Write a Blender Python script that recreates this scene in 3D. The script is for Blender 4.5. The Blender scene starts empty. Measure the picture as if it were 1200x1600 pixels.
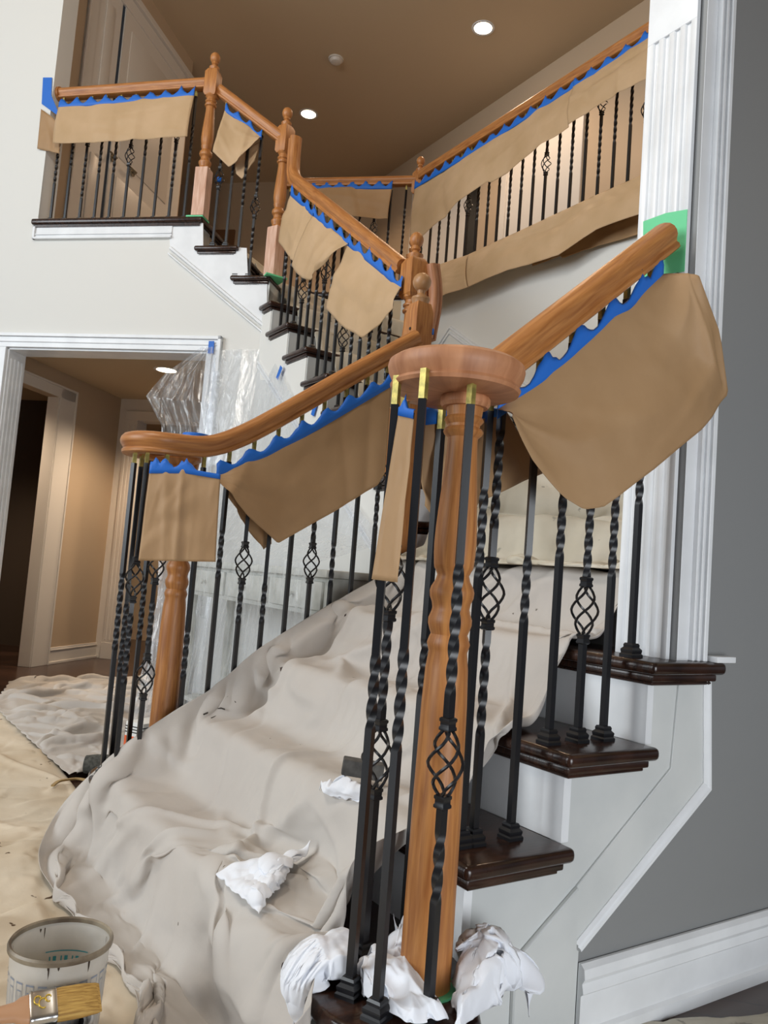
import bpy, bmesh, math, random
import numpy as np
from mathutils import Vector, Matrix
PI = math.pi
random.seed(7)
S2 = math.sqrt(.5)
# ------------------------------------------------------------------ camera
CAM = np.array([-.7356, -1.0872, .848]); YAW, PITCH, ROLL, FPX = .98940, .080200, .077870, 1246.2
def _frame():
    cy, sy, cp, sp = math.cos(YAW), math.sin(YAW), math.cos(PITCH), math.sin(PITCH)
    F = np.array([cy*cp, sy*cp, sp]); R = np.array([sy, -cy, 0.]); U = np.cross(R, F)
    c, s = math.cos(ROLL), math.sin(ROLL)
    return c*R+s*U, -s*R+c*U, F
CR, CU, CF = _frame()
cd = bpy.data.cameras.new('camera'); cam = bpy.data.objects.new('camera', cd)
bpy.context.scene.collection.objects.link(cam)
cd.sensor_fit = 'VERTICAL'; cd.sensor_height = 36; cd.sensor_width = 27; cd.lens = 36*FPX/1600
cd.clip_start = .02; cd.clip_end = 100
cam.matrix_world = Matrix(((CR[0], CU[0], -CF[0], CAM[0]), (CR[1], CU[1], -CF[1], CAM[1]), (CR[2], CU[2], -CF[2], CAM[2]), (0, 0, 0, 1)))
bpy.context.scene.camera = cam
# ------------------------------------------------------------------ light
sc = bpy.context.scene
sc.view_settings.view_transform = 'Standard'; sc.view_settings.look = 'None'
sc.view_settings.gamma = 1; sc.view_settings.exposure = 0.0; sc.view_settings.use_curve_mapping = False
world = bpy.data.worlds.new('world'); sc.world = world; world.use_nodes = True
world.node_tree.nodes['Background'].inputs[0].default_value = (.80, .88, 1, 1)
world.node_tree.nodes['Background'].inputs[1].default_value = .20
def area(name, loc, target, sx, sy, power, col):
    l = bpy.data.lights.new(name, 'AREA'); l.shape = 'RECTANGLE'; l.size = sx; l.size_y = sy; l.energy = power; l.color = col
    o = bpy.data.objects.new(name, l); sc.collection.objects.link(o); o.location = loc
    o.rotation_euler = (Vector(target)-Vector(loc)).to_track_quat('-Z', 'Y').to_euler()
    return o
area('window_daylight', (-9.0, 2.0, 3.6), (1.6, 1.6, 1.8), 6.0, 5.0, 660, (.90, .96, 1))
area('low_fill_light', (-.1, -3.0, .75), (.7, .0, .45), 1.6, 1.5, 66, (.92, .96, 1))  # unseen area lamp added low behind the camera, brightens string and grey wall
cl = bpy.data.lights.new('unseen_fill_lamp', 'POINT'); cl.energy = 125; cl.color = (1, .95, .88); cl.shadow_soft_size = .3  # unseen lamp added to lift the landing wall without reaching the grey wall
co = bpy.data.objects.new('unseen_fill_lamp', cl); sc.collection.objects.link(co); co.location = (-1.4, .9, 3.9)
def spot(name, loc, power, col=(1, .66, .38), size=2.4, r=.05):
    l = bpy.data.lights.new(name, 'SPOT'); l.energy = power; l.color = col; l.spot_size = size; l.spot_blend = .6; l.shadow_soft_size = r
    o = bpy.data.objects.new(name, l); sc.collection.objects.link(o); o.location = loc
    return o
CZ = 5.3; HZ = 2.23
for i, (x, y) in enumerate([(3.02, 3.73), (2.51, 5.75), (3.02, 1.4), (.6, 7.2)]):
    spot('hall_can_lamp', (x, y, CZ-.03), 62, (1, .72, .48))
for i, (x, y) in enumerate([(1.2, 5.0), (-.3, 5.6), (1.9, 6.2)]):  # last one has no fitting, added to brighten the room beyond
    spot('lower_can_and_fill_lamp', (x, y, HZ-.03), 72, (1, .78, .56))
# ------------------------------------------------------------------ pixel rays onto known planes (1200x1600 frame)
def ray(x, y): return CF + CR*(x-600)/FPX - CU*(y-800)/FPX
def atZ(x, y, v): d = ray(x, y); return CAM + d*(v-CAM[2])/d[2]
def atX(x, y, v): d = ray(x, y); return CAM + d*(v-CAM[0])/d[0]
def atY(x, y, v): d = ray(x, y); return CAM + d*(v-CAM[1])/d[1]
def atP(x, y, P, n): d = ray(x, y); n = np.array(n, float); return CAM + d*((np.array(P, float)-CAM)@n)/(d@n)
# ------------------------------------------------------------------ frame of the stair: X up the first flight, Y across it, Z up
FL = -.04; G = .2393; RZ = .178
W0 = np.array([.735, 3.352])                       # corner post of the balcony
def Wp(s, z, o=0.): return (W0[0]-s*S2-o*S2, W0[1]+s*S2-o*S2, z)      # point on the balcony wall; o = towards the viewer
# ------------------------------------------------------------------ materials
def mat(name, col, rough=.5, metal=0., var=None, vscale=6., bump=0., bscale=60., spec=.5, bdist=.002, sheen=0, coords='Object', stretch=None):
    m = bpy.data.materials.new(name); m.use_nodes = True; nt = m.node_tree; N = nt.nodes; L = nt.links
    b = N['Principled BSDF']; b.inputs['Base Color'].default_value = (*col, 1); b.inputs['Roughness'].default_value = rough
    b.inputs['Metallic'].default_value = metal; b.inputs['Specular IOR Level'].default_value = spec
    tc = N.new('ShaderNodeTexCoord'); src = tc.outputs[coords]
    if stretch:
        mp = N.new('ShaderNodeMapping'); mp.inputs['Scale'].default_value = stretch; L.new(src, mp.inputs[0]); src = mp.outputs[0]
    if var:
        n = N.new('ShaderNodeTexNoise'); n.inputs['Scale'].default_value = vscale; n.inputs['Detail'].default_value = 6; L.new(src, n.inputs['Vector'])
        r = N.new('ShaderNodeValToRGB'); r.color_ramp.elements[0].position = .35; r.color_ramp.elements[1].position = .65
        r.color_ramp.elements[0].color = (*var, 1); r.color_ramp.elements[1].color = (*col, 1)
        L.new(n.outputs['Fac'], r.inputs[0]); L.new(r.outputs[0], b.inputs['Base Color'])
    if bump:
        n2 = N.new('ShaderNodeTexNoise'); n2.inputs['Scale'].default_value = bscale; n2.inputs['Detail'].default_value = 5; L.new(src, n2.inputs['Vector'])
        bp = N.new('ShaderNodeBump'); bp.inputs['Strength'].default_value = bump; bp.inputs['Distance'].default_value = bdist
        L.new(n2.outputs['Fac'], bp.inputs['Height']); L.new(bp.outputs[0], b.inputs['Normal'])
    return m
def srgb(r, g, b):
    f = lambda c: (c/255/12.92 if c/255 <= .04045 else ((c/255+.055)/1.055)**2.4)
    return (f(r), f(g), f(b))
WALLW = mat('white wall paint', srgb(222, 221, 216), .75, bump=.06, bscale=180)
WALLG = mat('grey wall paint', srgb(134, 135, 135), .55, bump=.08, bscale=160)
WALLT = mat('tan hall paint', srgb(192, 168, 140), .75, bump=.06, bscale=180)
CEILM = mat('ceiling paint', srgb(206, 184, 152), .85, bump=.06, bscale=120)
TRIMW = mat('white trim paint', srgb(232, 234, 236), .35, var=srgb(222, 224, 226), vscale=9)
TRIMG = mat('greyer white paint', srgb(208, 210, 208), .5, var=srgb(196, 199, 198), vscale=5)  # slightly greyer version of the trim white
HALLTR = mat('hall trim paint', srgb(222, 214, 204), .4)
DARKW = mat('dark stained oak', srgb(58, 36, 26), .22, var=srgb(34, 20, 15), vscale=3, bump=.25, bscale=8, bdist=.001, stretch=(4, 24, 4))
BLACKM = mat('black satin iron', srgb(22, 22, 25), .34, bump=.12, bscale=300, bdist=.0004)
def wood(name, a, b, rough=.42):
    m = bpy.data.materials.new(name); m.use_nodes = True; nt = m.node_tree; N = nt.nodes; L = nt.links
    p = N['Principled BSDF']; p.inputs['Roughness'].default_value = rough
    uv = N.new('ShaderNodeUVMap'); mp = N.new('ShaderNodeMapping'); mp.inputs['Scale'].default_value = (5, 60, 1); L.new(uv.outputs[0], mp.inputs[0])
    n = N.new('ShaderNodeTexNoise'); n.inputs['Scale'].default_value = 1.6; n.inputs['Detail'].default_value = 8; n.inputs['Distortion'].default_value = .6; L.new(mp.outputs[0], n.inputs['Vector'])
    r = N.new('ShaderNodeValToRGB'); r.color_ramp.elements[0].position = .22; r.color_ramp.elements[1].position = .72
    r.color_ramp.elements[0].color = (*a, 1); r.color_ramp.elements[1].color = (*b, 1); L.new(n.outputs['Fac'], r.inputs[0])
    tc = N.new('ShaderNodeTexCoord'); n3 = N.new('ShaderNodeTexNoise'); n3.inputs['Scale'].default_value = 7; L.new(tc.outputs['Object'], n3.inputs['Vector'])
    mx = N.new('ShaderNodeMixRGB'); mx.blend_type = 'MULTIPLY'; mx.inputs[0].default_value = .22
    L.new(r.outputs[0], mx.inputs[1]); L.new(n3.outputs['Fac'], mx.inputs[2])
    mx2 = N.new('ShaderNodeMixRGB'); mx2.blend_type = 'ADD'; mx2.inputs[0].default_value = .0; L.new(mx.outputs[0], mx2.inputs[1]); L.new(mx2.outputs[0], p.inputs['Base Color'])
    bp = N.new('ShaderNodeBump'); bp.inputs['Strength'].default_value = .25; bp.inputs['Distance'].default_value = .0008; L.new(n.outputs['Fac'], bp.inputs['Height']); L.new(bp.outputs[0], p.inputs['Normal'])
    return m
OAK = wood('honey oak', srgb(148, 86, 40), srgb(204, 140, 78))
OAKR = wood('sanded reddish oak', srgb(156, 98, 62), srgb(206, 146, 104), .5)
OAKP = wood('sanded pale oak', srgb(196, 142, 112), srgb(236, 200, 178), .6)
BRASS = mat('brushed gold pin', srgb(190, 170, 92), .4, metal=.55, bump=.2, bscale=200, var=srgb(140, 130, 70), vscale=60)
BLUE = mat('blue painter tape', srgb(22, 104, 200), .55, bump=.25, bscale=180, bdist=.0006)
GREEN = mat('green masking tape', srgb(104, 206, 148), .55, bump=.2, bscale=120, bdist=.0006)
def papermat(name, a, b):
    m = mat(name, a, .62, var=b, vscale=5, bump=.5, bscale=9, bdist=.006)
    nt = m.node_tree; p = nt.nodes['Principled BSDF']; out = nt.nodes['Material Output']
    tr = nt.nodes.new('ShaderNodeBsdfTranslucent'); tr.inputs[0].default_value = (*b, 1)
    mx = nt.nodes.new('ShaderNodeMixShader'); mx.inputs[0].default_value = .12
    nt.links.new(p.outputs[0], mx.inputs[1]); nt.links.new(tr.outputs[0], mx.inputs[2]); nt.links.new(mx.outputs[0], out.inputs[0])
    return m
KRAFT = papermat('brown kraft paper', srgb(184, 148, 108), srgb(172, 136, 96))
KRAFTL = papermat('pale kraft paper', srgb(206, 174, 136), srgb(194, 162, 122))
def clothmat(name, a, b, spots=None, rough=.9):
    m = mat(name, a, rough, var=b, vscale=2.2, bump=.35, bscale=26, bdist=.004, spec=.15)
    if spots:
        nt = m.node_tree; N = nt.nodes; L = nt.links; p = N['Principled BSDF']
        base = p.inputs['Base Color'].links[0].from_socket
        tc = N.new('ShaderNodeTexCoord'); n = N.new('ShaderNodeTexNoise'); n.inputs['Scale'].default_value = spots[1]; n.inputs['Detail'].default_value = 3
        L.new(tc.outputs['Object'], n.inputs['Vector'])
        r = N.new('ShaderNodeValToRGB'); r.color_ramp.elements[0].position = spots[2]; r.color_ramp.elements[1].position = spots[2]+.02
        r.color_ramp.elements[0].color = (0, 0, 0, 1); r.color_ramp.elements[1].color = (1, 1, 1, 1); L.new(n.outputs['Fac'], r.inputs[0])
        mx = N.new('ShaderNodeMixRGB'); L.new(r.outputs[0], mx.inputs[0]); L.new(base, mx.inputs[1]); mx.inputs[2].default_value = (*spots[0], 1)
        L.new(mx.outputs[0], p.inputs['Base Color'])
    return m
CANVAS = clothmat('grey beige drop cloth', srgb(198, 192, 185), srgb(188, 181, 174), (srgb(110, 102, 94), 26., .76))
CREAM = clothmat('stained cream canvas', srgb(226, 214, 194), srgb(206, 190, 166), (srgb(90, 70, 52), 16., .70))
DIRTY = clothmat('paint spattered canvas', srgb(214, 208, 194), srgb(188, 180, 162), (srgb(166, 162, 150), 14., .66))
RAG = clothmat('white cotton rag', srgb(236, 238, 243), srgb(226, 229, 236))
def plasticmat():
    m = bpy.data.materials.new('clear plastic sheeting'); m.use_nodes = True; nt = m.node_tree; N = nt.nodes; L = nt.links
    out = N['Material Output']; N.remove(N['Principled BSDF'])
    t = N.new('ShaderNodeBsdfTransparent'); t.inputs[0].default_value = (.97, .98, 1, 1)
    d = N.new('ShaderNodeBsdfDiffuse'); d.inputs[0].default_value = (.88, .9, .92, 1)
    g = N.new('ShaderNodeBsdfGlossy'); g.inputs['Roughness'].default_value = .22
    tr = N.new('ShaderNodeBsdfTranslucent'); tr.inputs[0].default_value = (.85, .88, .9, 1)
    tc = N.new('ShaderNodeTexCoord'); n = N.new('ShaderNodeTexNoise'); n.inputs['Scale'].default_value = 7; n.inputs['Detail'].default_value = 6; n.inputs['Distortion'].default_value = 1.5
    mp = N.new('ShaderNodeMapping'); mp.inputs['Scale'].default_value = (2.2, 2.2, .5); L.new(tc.outputs['Object'], mp.inputs[0]); L.new(mp.outputs[0], n.inputs['Vector'])
    bp = N.new('ShaderNodeBump'); bp.inputs['Strength'].default_value = .45; bp.inputs['Distance'].default_value = .02; L.new(n.outputs['Fac'], bp.inputs['Height']); L.new(bp.outputs[0], g.inputs['Normal'])
    r = N.new('ShaderNodeMapRange'); r.inputs[1].default_value = .4; r.inputs[2].default_value = .75; r.inputs[3].default_value = .10; r.inputs[4].default_value = .50; L.new(n.outputs['Fac'], r.inputs[0])
    a = N.new('ShaderNodeMixShader'); a.inputs[0].default_value = .45; L.new(d.outputs[0], a.inputs[1]); L.new(tr.outputs[0], a.inputs[2])
    b = N.new('ShaderNodeMixShader'); L.new(r.outputs[0], b.inputs[0]); L.new(t.outputs[0], b.inputs[1]); L.new(a.outputs[0], b.inputs[2])
    c = N.new('ShaderNodeMixShader'); c.inputs[0].default_value = .10; L.new(b.outputs[0], c.inputs[1]); L.new(g.outputs[0], c.inputs[2])
    L.new(c.outputs[0], out.inputs[0])
    return m
PLASTIC = plasticmat()
def emis(name, col, st):
    m = bpy.data.materials.new(name); m.use_nodes = True; b = m.node_tree.nodes['Principled BSDF']
    b.inputs['Emission Color'].default_value = (*col, 1); b.inputs['Emission Strength'].default_value = st; return m
LAMP = emis('lit lamp lens', (1, .78, .52), 14)
BLACK = mat('black paint', srgb(12, 12, 13), .5)
METAL = mat('brushed steel', srgb(190, 190, 190), .28, metal=1)
def floormat():
    m = bpy.data.materials.new('dark hardwood floor'); m.use_nodes = True; nt = m.node_tree; N = nt.nodes; L = nt.links; b = N['Principled BSDF']
    tc = N.new('ShaderNodeTexCoord'); mp = N.new('ShaderNodeMapping'); mp.inputs['Rotation'].default_value = (0, 0, .785); L.new(tc.outputs['Object'], mp.inputs[0])
    br = N.new('ShaderNodeTexBrick'); br.inputs['Scale'].default_value = 1; br.inputs['Brick Width'].default_value = 1.1; br.inputs['Row Height'].default_value = .09; br.inputs['Mortar Size'].default_value = .002
    br.inputs['Color1'].default_value = (*srgb(70, 48, 38), 1); br.inputs['Color2'].default_value = (*srgb(54, 36, 29), 1); br.inputs['Mortar'].default_value = (*srgb(24, 16, 12), 1)
    L.new(mp.outputs[0], br.inputs[0]); L.new(br.outputs[0], b.inputs['Base Color']); b.inputs['Roughness'].default_value = .25
    return m
FLOORM = floormat()
# ------------------------------------------------------------------ object helpers
COL = sc.collection
def mk(name, verts, faces, m, parent=None, loc=(0, 0, 0), smooth=False, uvs=None, sharp=None, mats=None):
    me = bpy.data.meshes.new(name); me.from_pydata([tuple(map(float, v)) for v in verts], [], faces)
    if uvs is not None:
        uvl = me.uv_layers.new(name='UVMap')
        for p in me.polygons:
            for li in p.loop_indices: uvl.data[li].uv = uvs[p.index][li-p.loop_start]
    me.materials.append(m)
    if smooth:
        me.polygons.foreach_set('use_smooth', [True]*len(me.polygons))
        if sharp: me.set_sharp_from_angle(angle=math.radians(sharp))
    me.update()
    o = bpy.data.objects.new(name, me); COL.objects.link(o); o.location = loc
    if parent: o.parent = parent
    return o
def empty(name, loc=(0, 0, 0)):
    o = bpy.data.objects.new(name, None); COL.objects.link(o); o.location = loc; o.empty_display_size = .05
    return o
def tag(o, label=None, cat=None, group=None, kind=None):
    if label: o['label'] = label
    if cat: o['category'] = cat
    if group: o['group'] = group
    if kind: o['kind'] = kind
    return o
def struct(o): o['kind'] = 'structure'; return o
class MB:
    def __init__(s): s.v = []; s.f = []
    def add(s, v, f):
        b = len(s.v); s.v += [tuple(map(float, p)) for p in v]; s.f += [tuple(i+b for i in q) for q in f]; return s
    def prism(s, poly, z0, z1):          # plan polygon, ccw
        n = len(poly); v = [(p[0], p[1], z0) for p in poly]+[(p[0], p[1], z1) for p in poly]
        f = [tuple(range(n-1, -1, -1)), tuple(range(n, 2*n))]+[(i, (i+1) % n, n+(i+1) % n, n+i) for i in range(n)]
        return s.add(v, f)
    def box(s, a, b):
        x0, y0, z0 = [min(p, q) for p, q in zip(a, b)]; x1, y1, z1 = [max(p, q) for p, q in zip(a, b)]
        return s.prism([(x0, y0), (x1, y0), (x1, y1), (x0, y1)], z0, z1)
    def extr(s, pts, d):                 # any planar polygon extruded by vector d
        n = len(pts); pts = [np.array(p, float) for p in pts]; d = np.array(d, float)
        v = pts+[p+d for p in pts]
        return s.add(v, [tuple(range(n-1, -1, -1)), tuple(range(n, 2*n))]+[(i, (i+1) % n, n+(i+1) % n, n+i) for i in range(n)])
    def build(s, name, m, parent=None, loc=(0, 0, 0), bevel=0, seg=2, smooth=False):
        o = mk(name, s.v, s.f, m, parent, loc)
        bm = bmesh.new(); bm.from_mesh(o.data); bmesh.ops.recalc_face_normals(bm, faces=bm.faces)
        if bevel:
            ed = [e for e in bm.edges if len(e.link_faces) == 2 and e.calc_face_angle(0) > .5]
            bmesh.ops.bevel(bm, geom=ed, offset=bevel, segments=seg, profile=.5, affect='EDGES', clamp_overlap=True)
        bm.to_mesh(o.data); bm.free()
        if bevel or smooth:
            o.data.polygons.foreach_set('use_smooth', [True]*len(o.data.polygons)); o.data.set_sharp_from_angle(angle=math.radians(35))
        return o
def lathe(name, prof, m, parent=None, loc=(0, 0, 0), seg=32, square=None, sharp=30, cap=True):
    """prof: (r, z[, squareness 0/1]) from bottom to top"""
    v = []; f = []; uv = []
    n = len(prof)
    for (r, z, *q) in prof:
        sqr = q[0] if q else 0
        for k in range(seg):
            a = 2*PI*k/seg
            rr = r
            if sqr: rr = r/max(abs(math.cos(a)), abs(math.sin(a)))
            v.append((rr*math.cos(a), rr*math.sin(a), z))
    acc = [0]
    for i in range(n-1): acc.append(acc[-1]+math.hypot(prof[i+1][0]-prof[i][0], prof[i+1][1]-prof[i][1]))
    for i in range(n-1):
        for k in range(seg):
            k2 = (k+1) % seg
            f.append((i*seg+k, i*seg+k2, (i+1)*seg+k2, (i+1)*seg+k))
            c = 2*PI*.04/seg
            uv.append([(prof[i][1], k*c), (prof[i][1], (k+1)*c), (prof[i+1][1], (k+1)*c), (prof[i+1][1], k*c)])
    if cap:
        f.append(tuple(range(seg-1, -1, -1))); uv.append([(0, v[i][1]) for i in range(seg-1, -1, -1)])
        f.append(tuple(range((n-1)*seg, n*seg))); uv.append([(v[i][0], v[i][1]) for i in range((n-1)*seg, n*seg)])
    return mk(name, v, f, m, parent, loc, smooth=True, uvs=uv, sharp=sharp)
def sweep(name, path, prof, m, parent=None, closed=False, upv=(0, 0, 1), sharp=35, cap=True, scale=None):
    """prof: closed list of (side, up)"""
    P = [np.array(p, float) for p in path]; n = len(P); k = len(prof); v = []; f = []; uv = []; L = 0; Ls = []
    for i in range(n):
        a = P[(i-1) % n] if closed or i > 0 else P[i]; b = P[(i+1) % n] if closed or i < n-1 else P[i]
        if i > 0: L += np.linalg.norm(P[i]-P[i-1])
        Ls.append(L)
        t = b-a; t /= np.linalg.norm(t)
        s = np.cross(t, upv); s /= np.linalg.norm(s)+1e-9; u = np.cross(s, t)
        mit = 1.
        if 0 < i < n-1:
            t1 = P[i]-P[i-1]; t1 /= np.linalg.norm(t1); mit = 1/max(.5, abs(t1@t))
        sc_ = scale[i] if scale else 1
        for (x, y) in prof: v.append(P[i]+s*x*sc_*mit+u*y*sc_)
    per = [0]
    for j in range(k): per.append(per[-1]+math.hypot(prof[(j+1) % k][0]-prof[j][0], prof[(j+1) % k][1]-prof[j][1]))
    for i in range(n if closed else n-1):
        i2 = (i+1) % n
        for j in range(k):
            j2 = (j+1) % k
            f.append((i*k+j, i2*k+j, i2*k+j2, i*k+j2)); l2 = Ls[i2] if i2 else L
            uv.append([(Ls[i], per[j]), (l2, per[j]), (l2, per[j+1]), (Ls[i], per[j+1])])
    if not closed and cap:
        f.append(tuple(range(k))); uv.append([prof[j] for j in range(k)])
        f.append(tuple((n-1)*k+j for j in range(k-1, -1, -1))); uv.append([prof[j] for j in range(k-1, -1, -1)])
    o = mk(name, v, f, m, parent, smooth=True, uvs=uv, sharp=sharp)
    bm = bmesh.new(); bm.from_mesh(o.data); bmesh.ops.recalc_face_normals(bm, faces=bm.faces); bm.to_mesh(o.data); bm.free()
    return o
def wallbox(name, p0, p1, z0, z1, th, m, parent=None):
    """vertical slab; p0->p1 is the seen face line, thickness th to the left of p0->p1"""
    p0 = np.array(p0, float); p1 = np.array(p1, float); d = p1-p0; d /= np.linalg.norm(d); nn = np.array([-d[1], d[0]])*th
    return MB().prism([p0, p1, p1+nn, p0+nn], z0, z1).build(name, m, parent)
def roundprof(r, k=8): return [(r*math.cos(2*PI*i/k), r*math.sin(2*PI*i/k)) for i in range(k)]
def sm(pts, n=6):       # catmull-rom
    P = [np.array(p, float) for p in pts]; P = [2*P[0]-P[1]]+P+[2*P[-1]-P[-2]]; o = []
    for i in range(1, len(P)-2):
        for k in range(n):
            t = k/n; a, b, c, d = P[i-1:i+3]
            o.append(.5*((2*b)+(c-a)*t+(2*a-5*b+4*c-d)*t*t+(3*b-a-3*c+d)*t**3))
    o.append(P[-2]); return o
# ================================================================== SETTING
struct(MB().box((-9, -7, FL-.1), (9, 12, FL)).build('floor', FLOORM))
struct(MB().box((-3, -7, CZ), (9, 12, CZ+.1)).build('ceiling', CEILM))
# upper floor slab around the stair well
UF = [tuple(W0), (1.60, 4.217), (2.32, 3.50), (2.32, -3), (7, -3), (7, 11), (-4.5, 11), Wp(7.2, 0)[:2]]
UFi = [(W0[0]+.11, W0[1]+.11)]+UF[1:-1]+[(Wp(7.2, 0)[0]+.11, Wp(7.2, 0)[1]+.11)]
struct(MB().prism(UFi[::-1], HZ+.0, 2.799).build('ceiling_hall', CEILM))
# wall beside the stairs (right)
wr = MB().box((.815, .04, 4*RZ), (7, .20, CZ)); wr.extr([(.50, .04, FL), (7, .04, FL), (7, .04, 4*RZ), (.90, .04, 4*RZ), (.90, .04, .50), (.50, .04, .10)], (0, .10, 0)); struct(wr.build('wall_right', WALLG))
# balcony wall (left), with the wide opening below
zo = 2.05; sj0, sj1 = -.135, 1.165
wl = MB()
def wslab(mb, s0, s1, z0, z1, o=0., th=.15): return mb.prism([Wp(s1, 0, o)[:2], Wp(s0, 0, o)[:2], Wp(s0, 0, o-th)[:2], Wp(s1, 0, o-th)[:2]], z0, z1)
wslab(wl, 1.062, 7, zo, CZ); wslab(wl, sj1, 7, FL, zo); wslab(wl, 0, 1.062, zo, 2.80)
wslab(wl, -.47, sj0, FL, 2.42); wslab(wl, sj0, 0, zo, 2.42); wslab(wl, -.24, 0, 2.42, 2.60)
struct(wl.build('wall_left', WALLW))
# stair string wall under the second flight
X2 = 1.045
sw = MB()
for k in range(7, 14):
    y0 = 1.50 if k == 7 else 1.722+(k-8)*G; y1 = min(1.722+(k-7)*G, 3.04)
    sw.box((X2, y0-.004, FL), (X2+.12, y1-.004, k*RZ-.03))
struct(sw.build('wall_stringer', WALLW))
# wall behind the landing and the stair well far side
wf = MB().box((2.30, .2, FL), (2.42, 3.52, 2.80))
wf.prism([(2.30, 3.52), (2.42, 3.52), (1.72, 4.25), (1.62, 4.20)], FL, 2.80)
struct(wf.build('wall_landing', WALLW))
# upper hall walls
cor = np.array([1.322, 5.722])
a0 = np.array(Wp(1.09, 0, -.12)[:2]); offL = (a0-cor)@np.array([S2, S2])
pL0 = cor+offL*np.array([S2, S2])
struct(wallbox('wall_hall_upper', cor, pL0, 2.80, CZ, -.12, WALLT))
struct(wallbox('wall_back', (3.75, -3), (3.75, 6.4), 2.80, CZ, -.12, WALLT))
struct(wallbox('wall_far', (3.75, 6.35), (-.9, 11), 2.80, CZ, -.12, WALLT))
# upper hall baseboards and crown
def molding(name, pts, prof, m, parent=None, upv=(0, 0, 1)):
    o = sweep(name, pts, prof, m, parent, upv=upv)
    return o if parent else struct(o)
def board(t, h): return [(0, 0), (t, 0), (t, h*.72), (t*.6, h*.80), (t*.7, h*.9), (t*.25, h), (0, h)]
molding('baseboard_back', [(3.75, 6.3, 2.80), (3.75, .3, 2.80)], [(x, y) for x, y in board(.016, .16)], HALLTR)
# ------------------------------------------------------------------ wide cased opening
TW = lambda o_: [(-.0, 0), (.085, 0), (.085, .016), (.07, .024), (.045, .016), (.012, .02), (0, .012)]
cs = MB()
def wband(mb, s0, s1, z0, z1, o0, o1): return mb.prism([Wp(s1, 0, o1)[:2], Wp(s0, 0, o1)[:2], Wp(s0, 0, o0)[:2], Wp(s1, 0, o0)[:2]], z0, z1)
wband(cs, sj0-.085, sj1+.10, zo, zo+.065, 0, .018); wband(cs, sj0-.085, sj1+.10, zo+.065, zo+.085, 0, .030); wband(cs, sj0-.085, sj1+.10, zo+.030, zo+.036, 0, .024)
wband(cs, sj0-.065, sj0, FL, zo, 0, .018); wband(cs, sj0-.085, sj0-.065, FL, zo+.085, 0, .030); wband(cs, sj0-.036, sj0-.030, FL, zo, 0, .024)
wband(cs, sj1, sj1+.10, FL, zo, 0, .018)
struct(cs.build('trim_1', TRIMW, bevel=.002, seg=1))
jm = MB()
wband(jm, sj1-.012, sj1, FL, zo, -.16, 0)
for i in range(4): wband(jm, sj1-.02, sj1-.010, FL+.12, zo-.06, -.14+i*.034, -.122+i*.034)
wband(jm, sj0, sj0+.012, FL, zo, -.16, 0); wband(jm, sj0, sj1, zo-.012, zo, -.16, 0)
struct(jm.build('trim_2', TRIMW, bevel=.002, seg=1))
# fascia band under the balcony and raking skirt panel
fa = MB()
wband(fa, .16, 1.075, 2.735, 2.80, 0, .012); wband(fa, .16, 1.075, 2.722, 2.735, 0, .022); wband(fa, .16, 1.075, 2.748, 2.756, 0, .018); wband(fa, 1.06, 1.075, 2.722, 2.80, 0, .022)
struct(fa.build('trim_3', TRIMW, bevel=.0015, seg=1))
sk = MB()
P0 = W0; nW = (S2, S2, 0)
def onW(x, y, o=0.): p = atP(x, y, (W0[0], W0[1], 0), nW); return p-np.array([S2, S2, 0])*o
A = [onW(*q) for q in ((265, 347), (318, 349), (318, 385), (386, 388), (388, 436), (418, 437), (417, 512), (266, 384))]
wsk = MB().extr([a-np.array([S2, S2, 0])*.006 for a in A], np.array([S2, S2, 0])*.006)
struct(wsk.build('trim_4', TRIMW))
for nm, off, w_ in (('trim_5', 0, .010), ('trim_6', 9, .006)):
    pth = [onW(266, 352+off, .006), onW(267-off*.3, 388+off, .006), onW(417, 513+off*1.3, .006)]
    molding(nm, pth[1:], [(-w_, 0), (w_, 0), (w_*.6, .012), (-w_*.6, .012)], TRIMW, upv=(-S2, -S2, 0))
# skirt moulding on the stringer wall, following the second flight
for nm, dz in (('trim_7', -.30), ('trim_8', -.325)):
    molding(nm, [(X2, 3.02, 13*RZ+dz-.02), (X2, 1.55, 7*RZ+dz-.07)], [(-.007, 0), (.007, 0), (.004, .01), (-.004, .01)], TRIMW, upv=(-1, 0, 0))
# raking wainscot frame on the landing wall
for nm, d in (('trim_9', 0), ('trim_10', .035)):
    pk = atX(704, 512, 2.30); pr_ = atX(760, 553, 2.30); dd = (pr_-pk); dd[0] = 0; dd /= np.linalg.norm(dd)
    pts = [pk+np.array([0, .12, -.10]), pk, pk+dd*1.6]
    pts = [p+np.array([0, 0, -d]) for p in pts]
    molding(nm, pts, [(-.006, 0), (.006, 0), (.003, .01), (-.003, .01)], TRIMW, upv=(-1, 0, 0))
# fluted pilaster at the end of the grey wall
pz0, pz1 = 4*RZ, CZ
prof = [(.058, .812), (.058, .800)]
yy = .068
for i in range(4):
    prof += [(yy+.006, .800), (yy+.009, .806), (yy+.020, .806), (yy+.023, .800)]; yy += .031
prof += [(.202, .800), (.202, .812)]
zt = 2.235
pm = MB(); pm.extr([(x, y, pz0) for y, x in prof][::-1], (0, 0, zt-pz0))
pm.box((.800, .058, zt), (.812, .202, pz1))
pm.box((.812, .04, pz0), (.852, .0385, pz1))
struct(pm.build('trim_11', TRIMW, bevel=.0012, seg=1))
cg = MB()
for x0, x1, t in ((.852, .860, .014), (.860, .868, .009), (.868, .878, .016), (.878, .884, .010), (.884, .898, .020)): cg.box((x0, .04-t, pz0), (x1, .041, CZ))
struct(cg.build('trim_12', TRIMW, bevel=.002, seg=1))
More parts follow.
